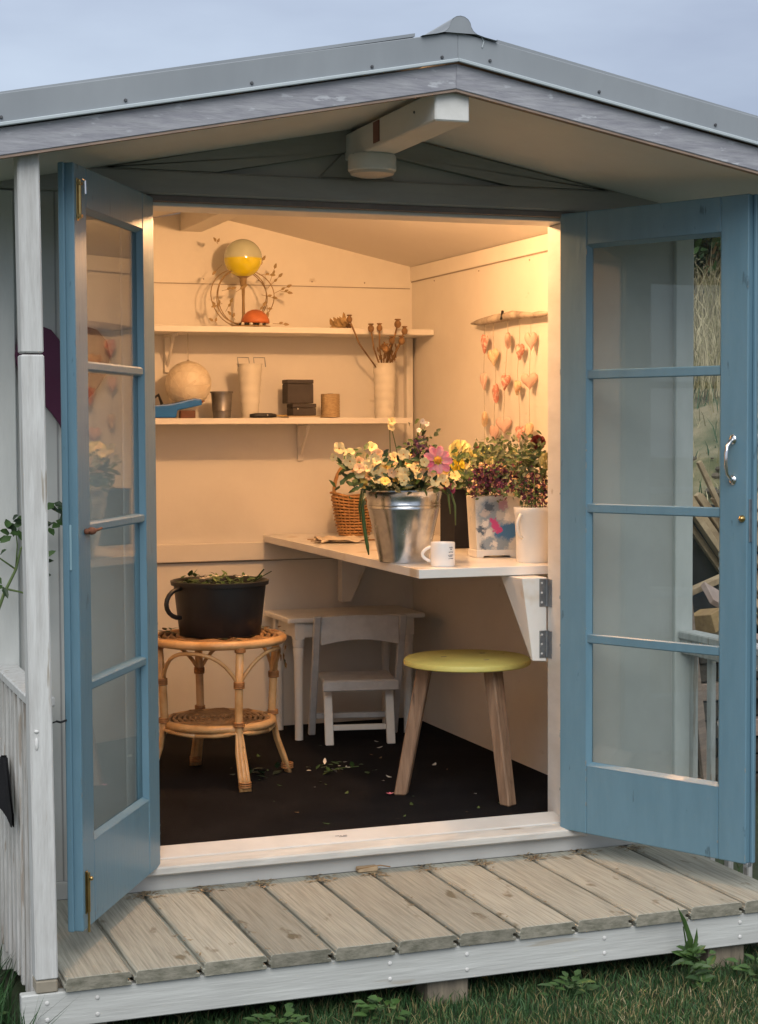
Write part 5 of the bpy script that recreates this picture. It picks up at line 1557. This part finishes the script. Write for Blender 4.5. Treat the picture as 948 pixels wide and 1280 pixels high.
WD = thing('weed', (.68, -.86, GZ), 'tall green weed growing up against the front board', 'plant')
mb = MB()
mb.tube([(.685, -.84, GZ), (.683, -.83, -.33), (.672, -.82, -.24)], [.004, .0035, .002], 6)
obj('stem', mb, leaf_m, WD)
mb = MB()
mb.leaf((.69, -.83, -.33), (-.18, -.1, 1), (.3, -1, 0), .15, .022, .5)
mb.leaf((.68, -.84, -.34), (.25, -.2, 1), (0, -1, .2), .10, .018, .5)
mb.leaf((.678, -.84, -.32), (-.9, -.2, .35), (0, -1, .4), .06, .02, .5)
for k in range(34):
    a = random.uniform(0, 6.28)
    mb.leaf((.69+random.gauss(0, .022), -.85+random.gauss(0, .02), random.uniform(-.41, -.31)), (math.cos(a), math.sin(a)*.6-.2, random.uniform(-.1, .9)), (0, -.6, 1), random.uniform(.035, .07), random.uniform(.014, .026), .5)
obj('leaves', mb, leaf_m, WD)
for (x, y) in ((-.25, -.80), (-.55, -.82), (.3, -.83), (-1.32, -.55), (.9, -.86)):
    t = thing('clover_plant', (x, y, GZ), {-.25: 'low broad leaved plant left of the middle timber pile', -.55: 'low broad leaved plant under the left half of the deck edge', .3: 'low broad leaved plant under the right half of the deck edge', -1.32: 'low broad leaved plant in the long grass by the left railing', .9: 'low broad leaved plant under the far right of the deck'}[x], 'plant')
    mb = MB()
    for k in range(26):
        a = random.uniform(0, 6.28); r = random.uniform(0, .06)
        mb.leaf((x+r*math.cos(a), y+r*math.sin(a), GZ+random.uniform(.02, .07)), (math.cos(a), math.sin(a), .3), (0, -.3, 1), random.uniform(.025, .05), random.uniform(.015, .03), .4)
    obj('leaves', mb, leaf_m, t)

# ------------------------------------------------------------------ timber pile behind on the right
for k in range(19):
    L_ = random.uniform(1.36, 1.46); an = R(-36.5+random.uniform(-2, 2))
    dx, dz = math.sin(an), math.cos(an)
    mb = MB(); mb.box(-.0145, .0145, -.017, .017, 0, L_)
    tx, ty, tz = 2.425+.034*k, 2.33-.003*k, .868+random.uniform(-.02, .02)
    obj('timber_batten', mb, plank_m, local=True, at=(tx-dx*L_, ty, tz-dz*L_), rot=(0, an, R(random.uniform(-6, 6))), bevel=.002,
        label='pale sawn batten leaning in the row behind the shed', cat='batten', group='pale battens leaning behind the shed')
mb = MB(); mb.box(-.012, .012, -.012, .012, 0, 1.45)
obj('timber_batten', mb, plank_m, local=True, at=(2.525+.5756*1.45*.83, 2.285, .955-.83*1.45), rot=(0, R(-28), 0), bevel=.002, label='longest pale batten standing above the leaning row', cat='batten')
mb = MB(); vs = []; fs = []
for i in range(15):
    for j in range(11):
        u, v = i/14, j/10
        vs.append((2.30+1.0*u, 2.44+.03*math.sin(u*13+v*4)+.02*math.sin(u*5+v*9), -.45+1.27*v+.02*math.sin(u*9)))
for i in range(14):
    for j in range(10): fs.append((i*11+j, (i+1)*11+j, (i+1)*11+j+1, i*11+j+1))
mb.add(vs, fs); mb.add([(x, y+.012, z) for x, y, z in vs], [tuple(reversed(f)) for f in fs])
obj('black_sheeting', mb, tarp_m, at=(2.8, 2.4, -.4), smooth=True, label='black plastic sheeting hung behind the leaning battens and offcuts', cat='sheeting')
tan_m = mk('tan_block_timber', (.42, .27, .12), (.30, .18, .08), .75, 8, (1, 5, 5), .3, 20)
pinkw_m = mk('pinkish_timber', (.42, .31, .27), (.32, .23, .2), .75, 8, (5, 1, 5), .3, 20)
def offcut(px, py, pz, sx, sy, sz, rot, m, lab):
    mb = MB(); mb.box(-sx/2, sx/2, -sy/2, sy/2, -sz/2, sz/2)
    obj('timber_offcut', mb, m, local=True, at=(px, py, pz), rot=rot, bevel=.002, label=lab, cat='wood')
offcut(2.025, 1.43, .09, .045, .022, 1.0, (0, R(-8), R(10)), bare_m, 'reddish brown board standing beside the offcut pile')
offcut(2.235, 1.70, .485, .34, .05, .028, (0, R(-17), R(8)), plank_m, 'grey brown batten lying across the top of the offcuts')
offcut(2.245, 1.60, .425, .17, .13, .026, (R(38), R(26), R(12)), pinkw_m, 'pinkish flat offcut tilted on the pile')
offcut(2.125, 1.50, .345, .10, .12, .085, (R(-8), R(-14), R(28)), tan_m, 'tan square block end in the offcut pile')
offcut(2.215, 1.52, .30, .11, .10, .06, (R(5), R(12), R(-15)), plank_m, 'small pale offcut beside the tan block')
t = thing('offcut_stack', (2.27, 1.62, GZ), 'stack of dark offcuts under the loose pieces', 'wood pile')
for r_ in range(8):
    for q in range(4):
        m2 = MB(); x0 = 2.05+q*.13+random.uniform(-.02, .02); z0 = GZ+.001+r_*.083
        m2.box(x0, x0+.115, 1.46+random.uniform(-.03, .03), 1.82, z0, z0+.075)
        obj('offcut', m2, dark_wood if (r_+q) % 5 else bare_m, t, bevel=.003)
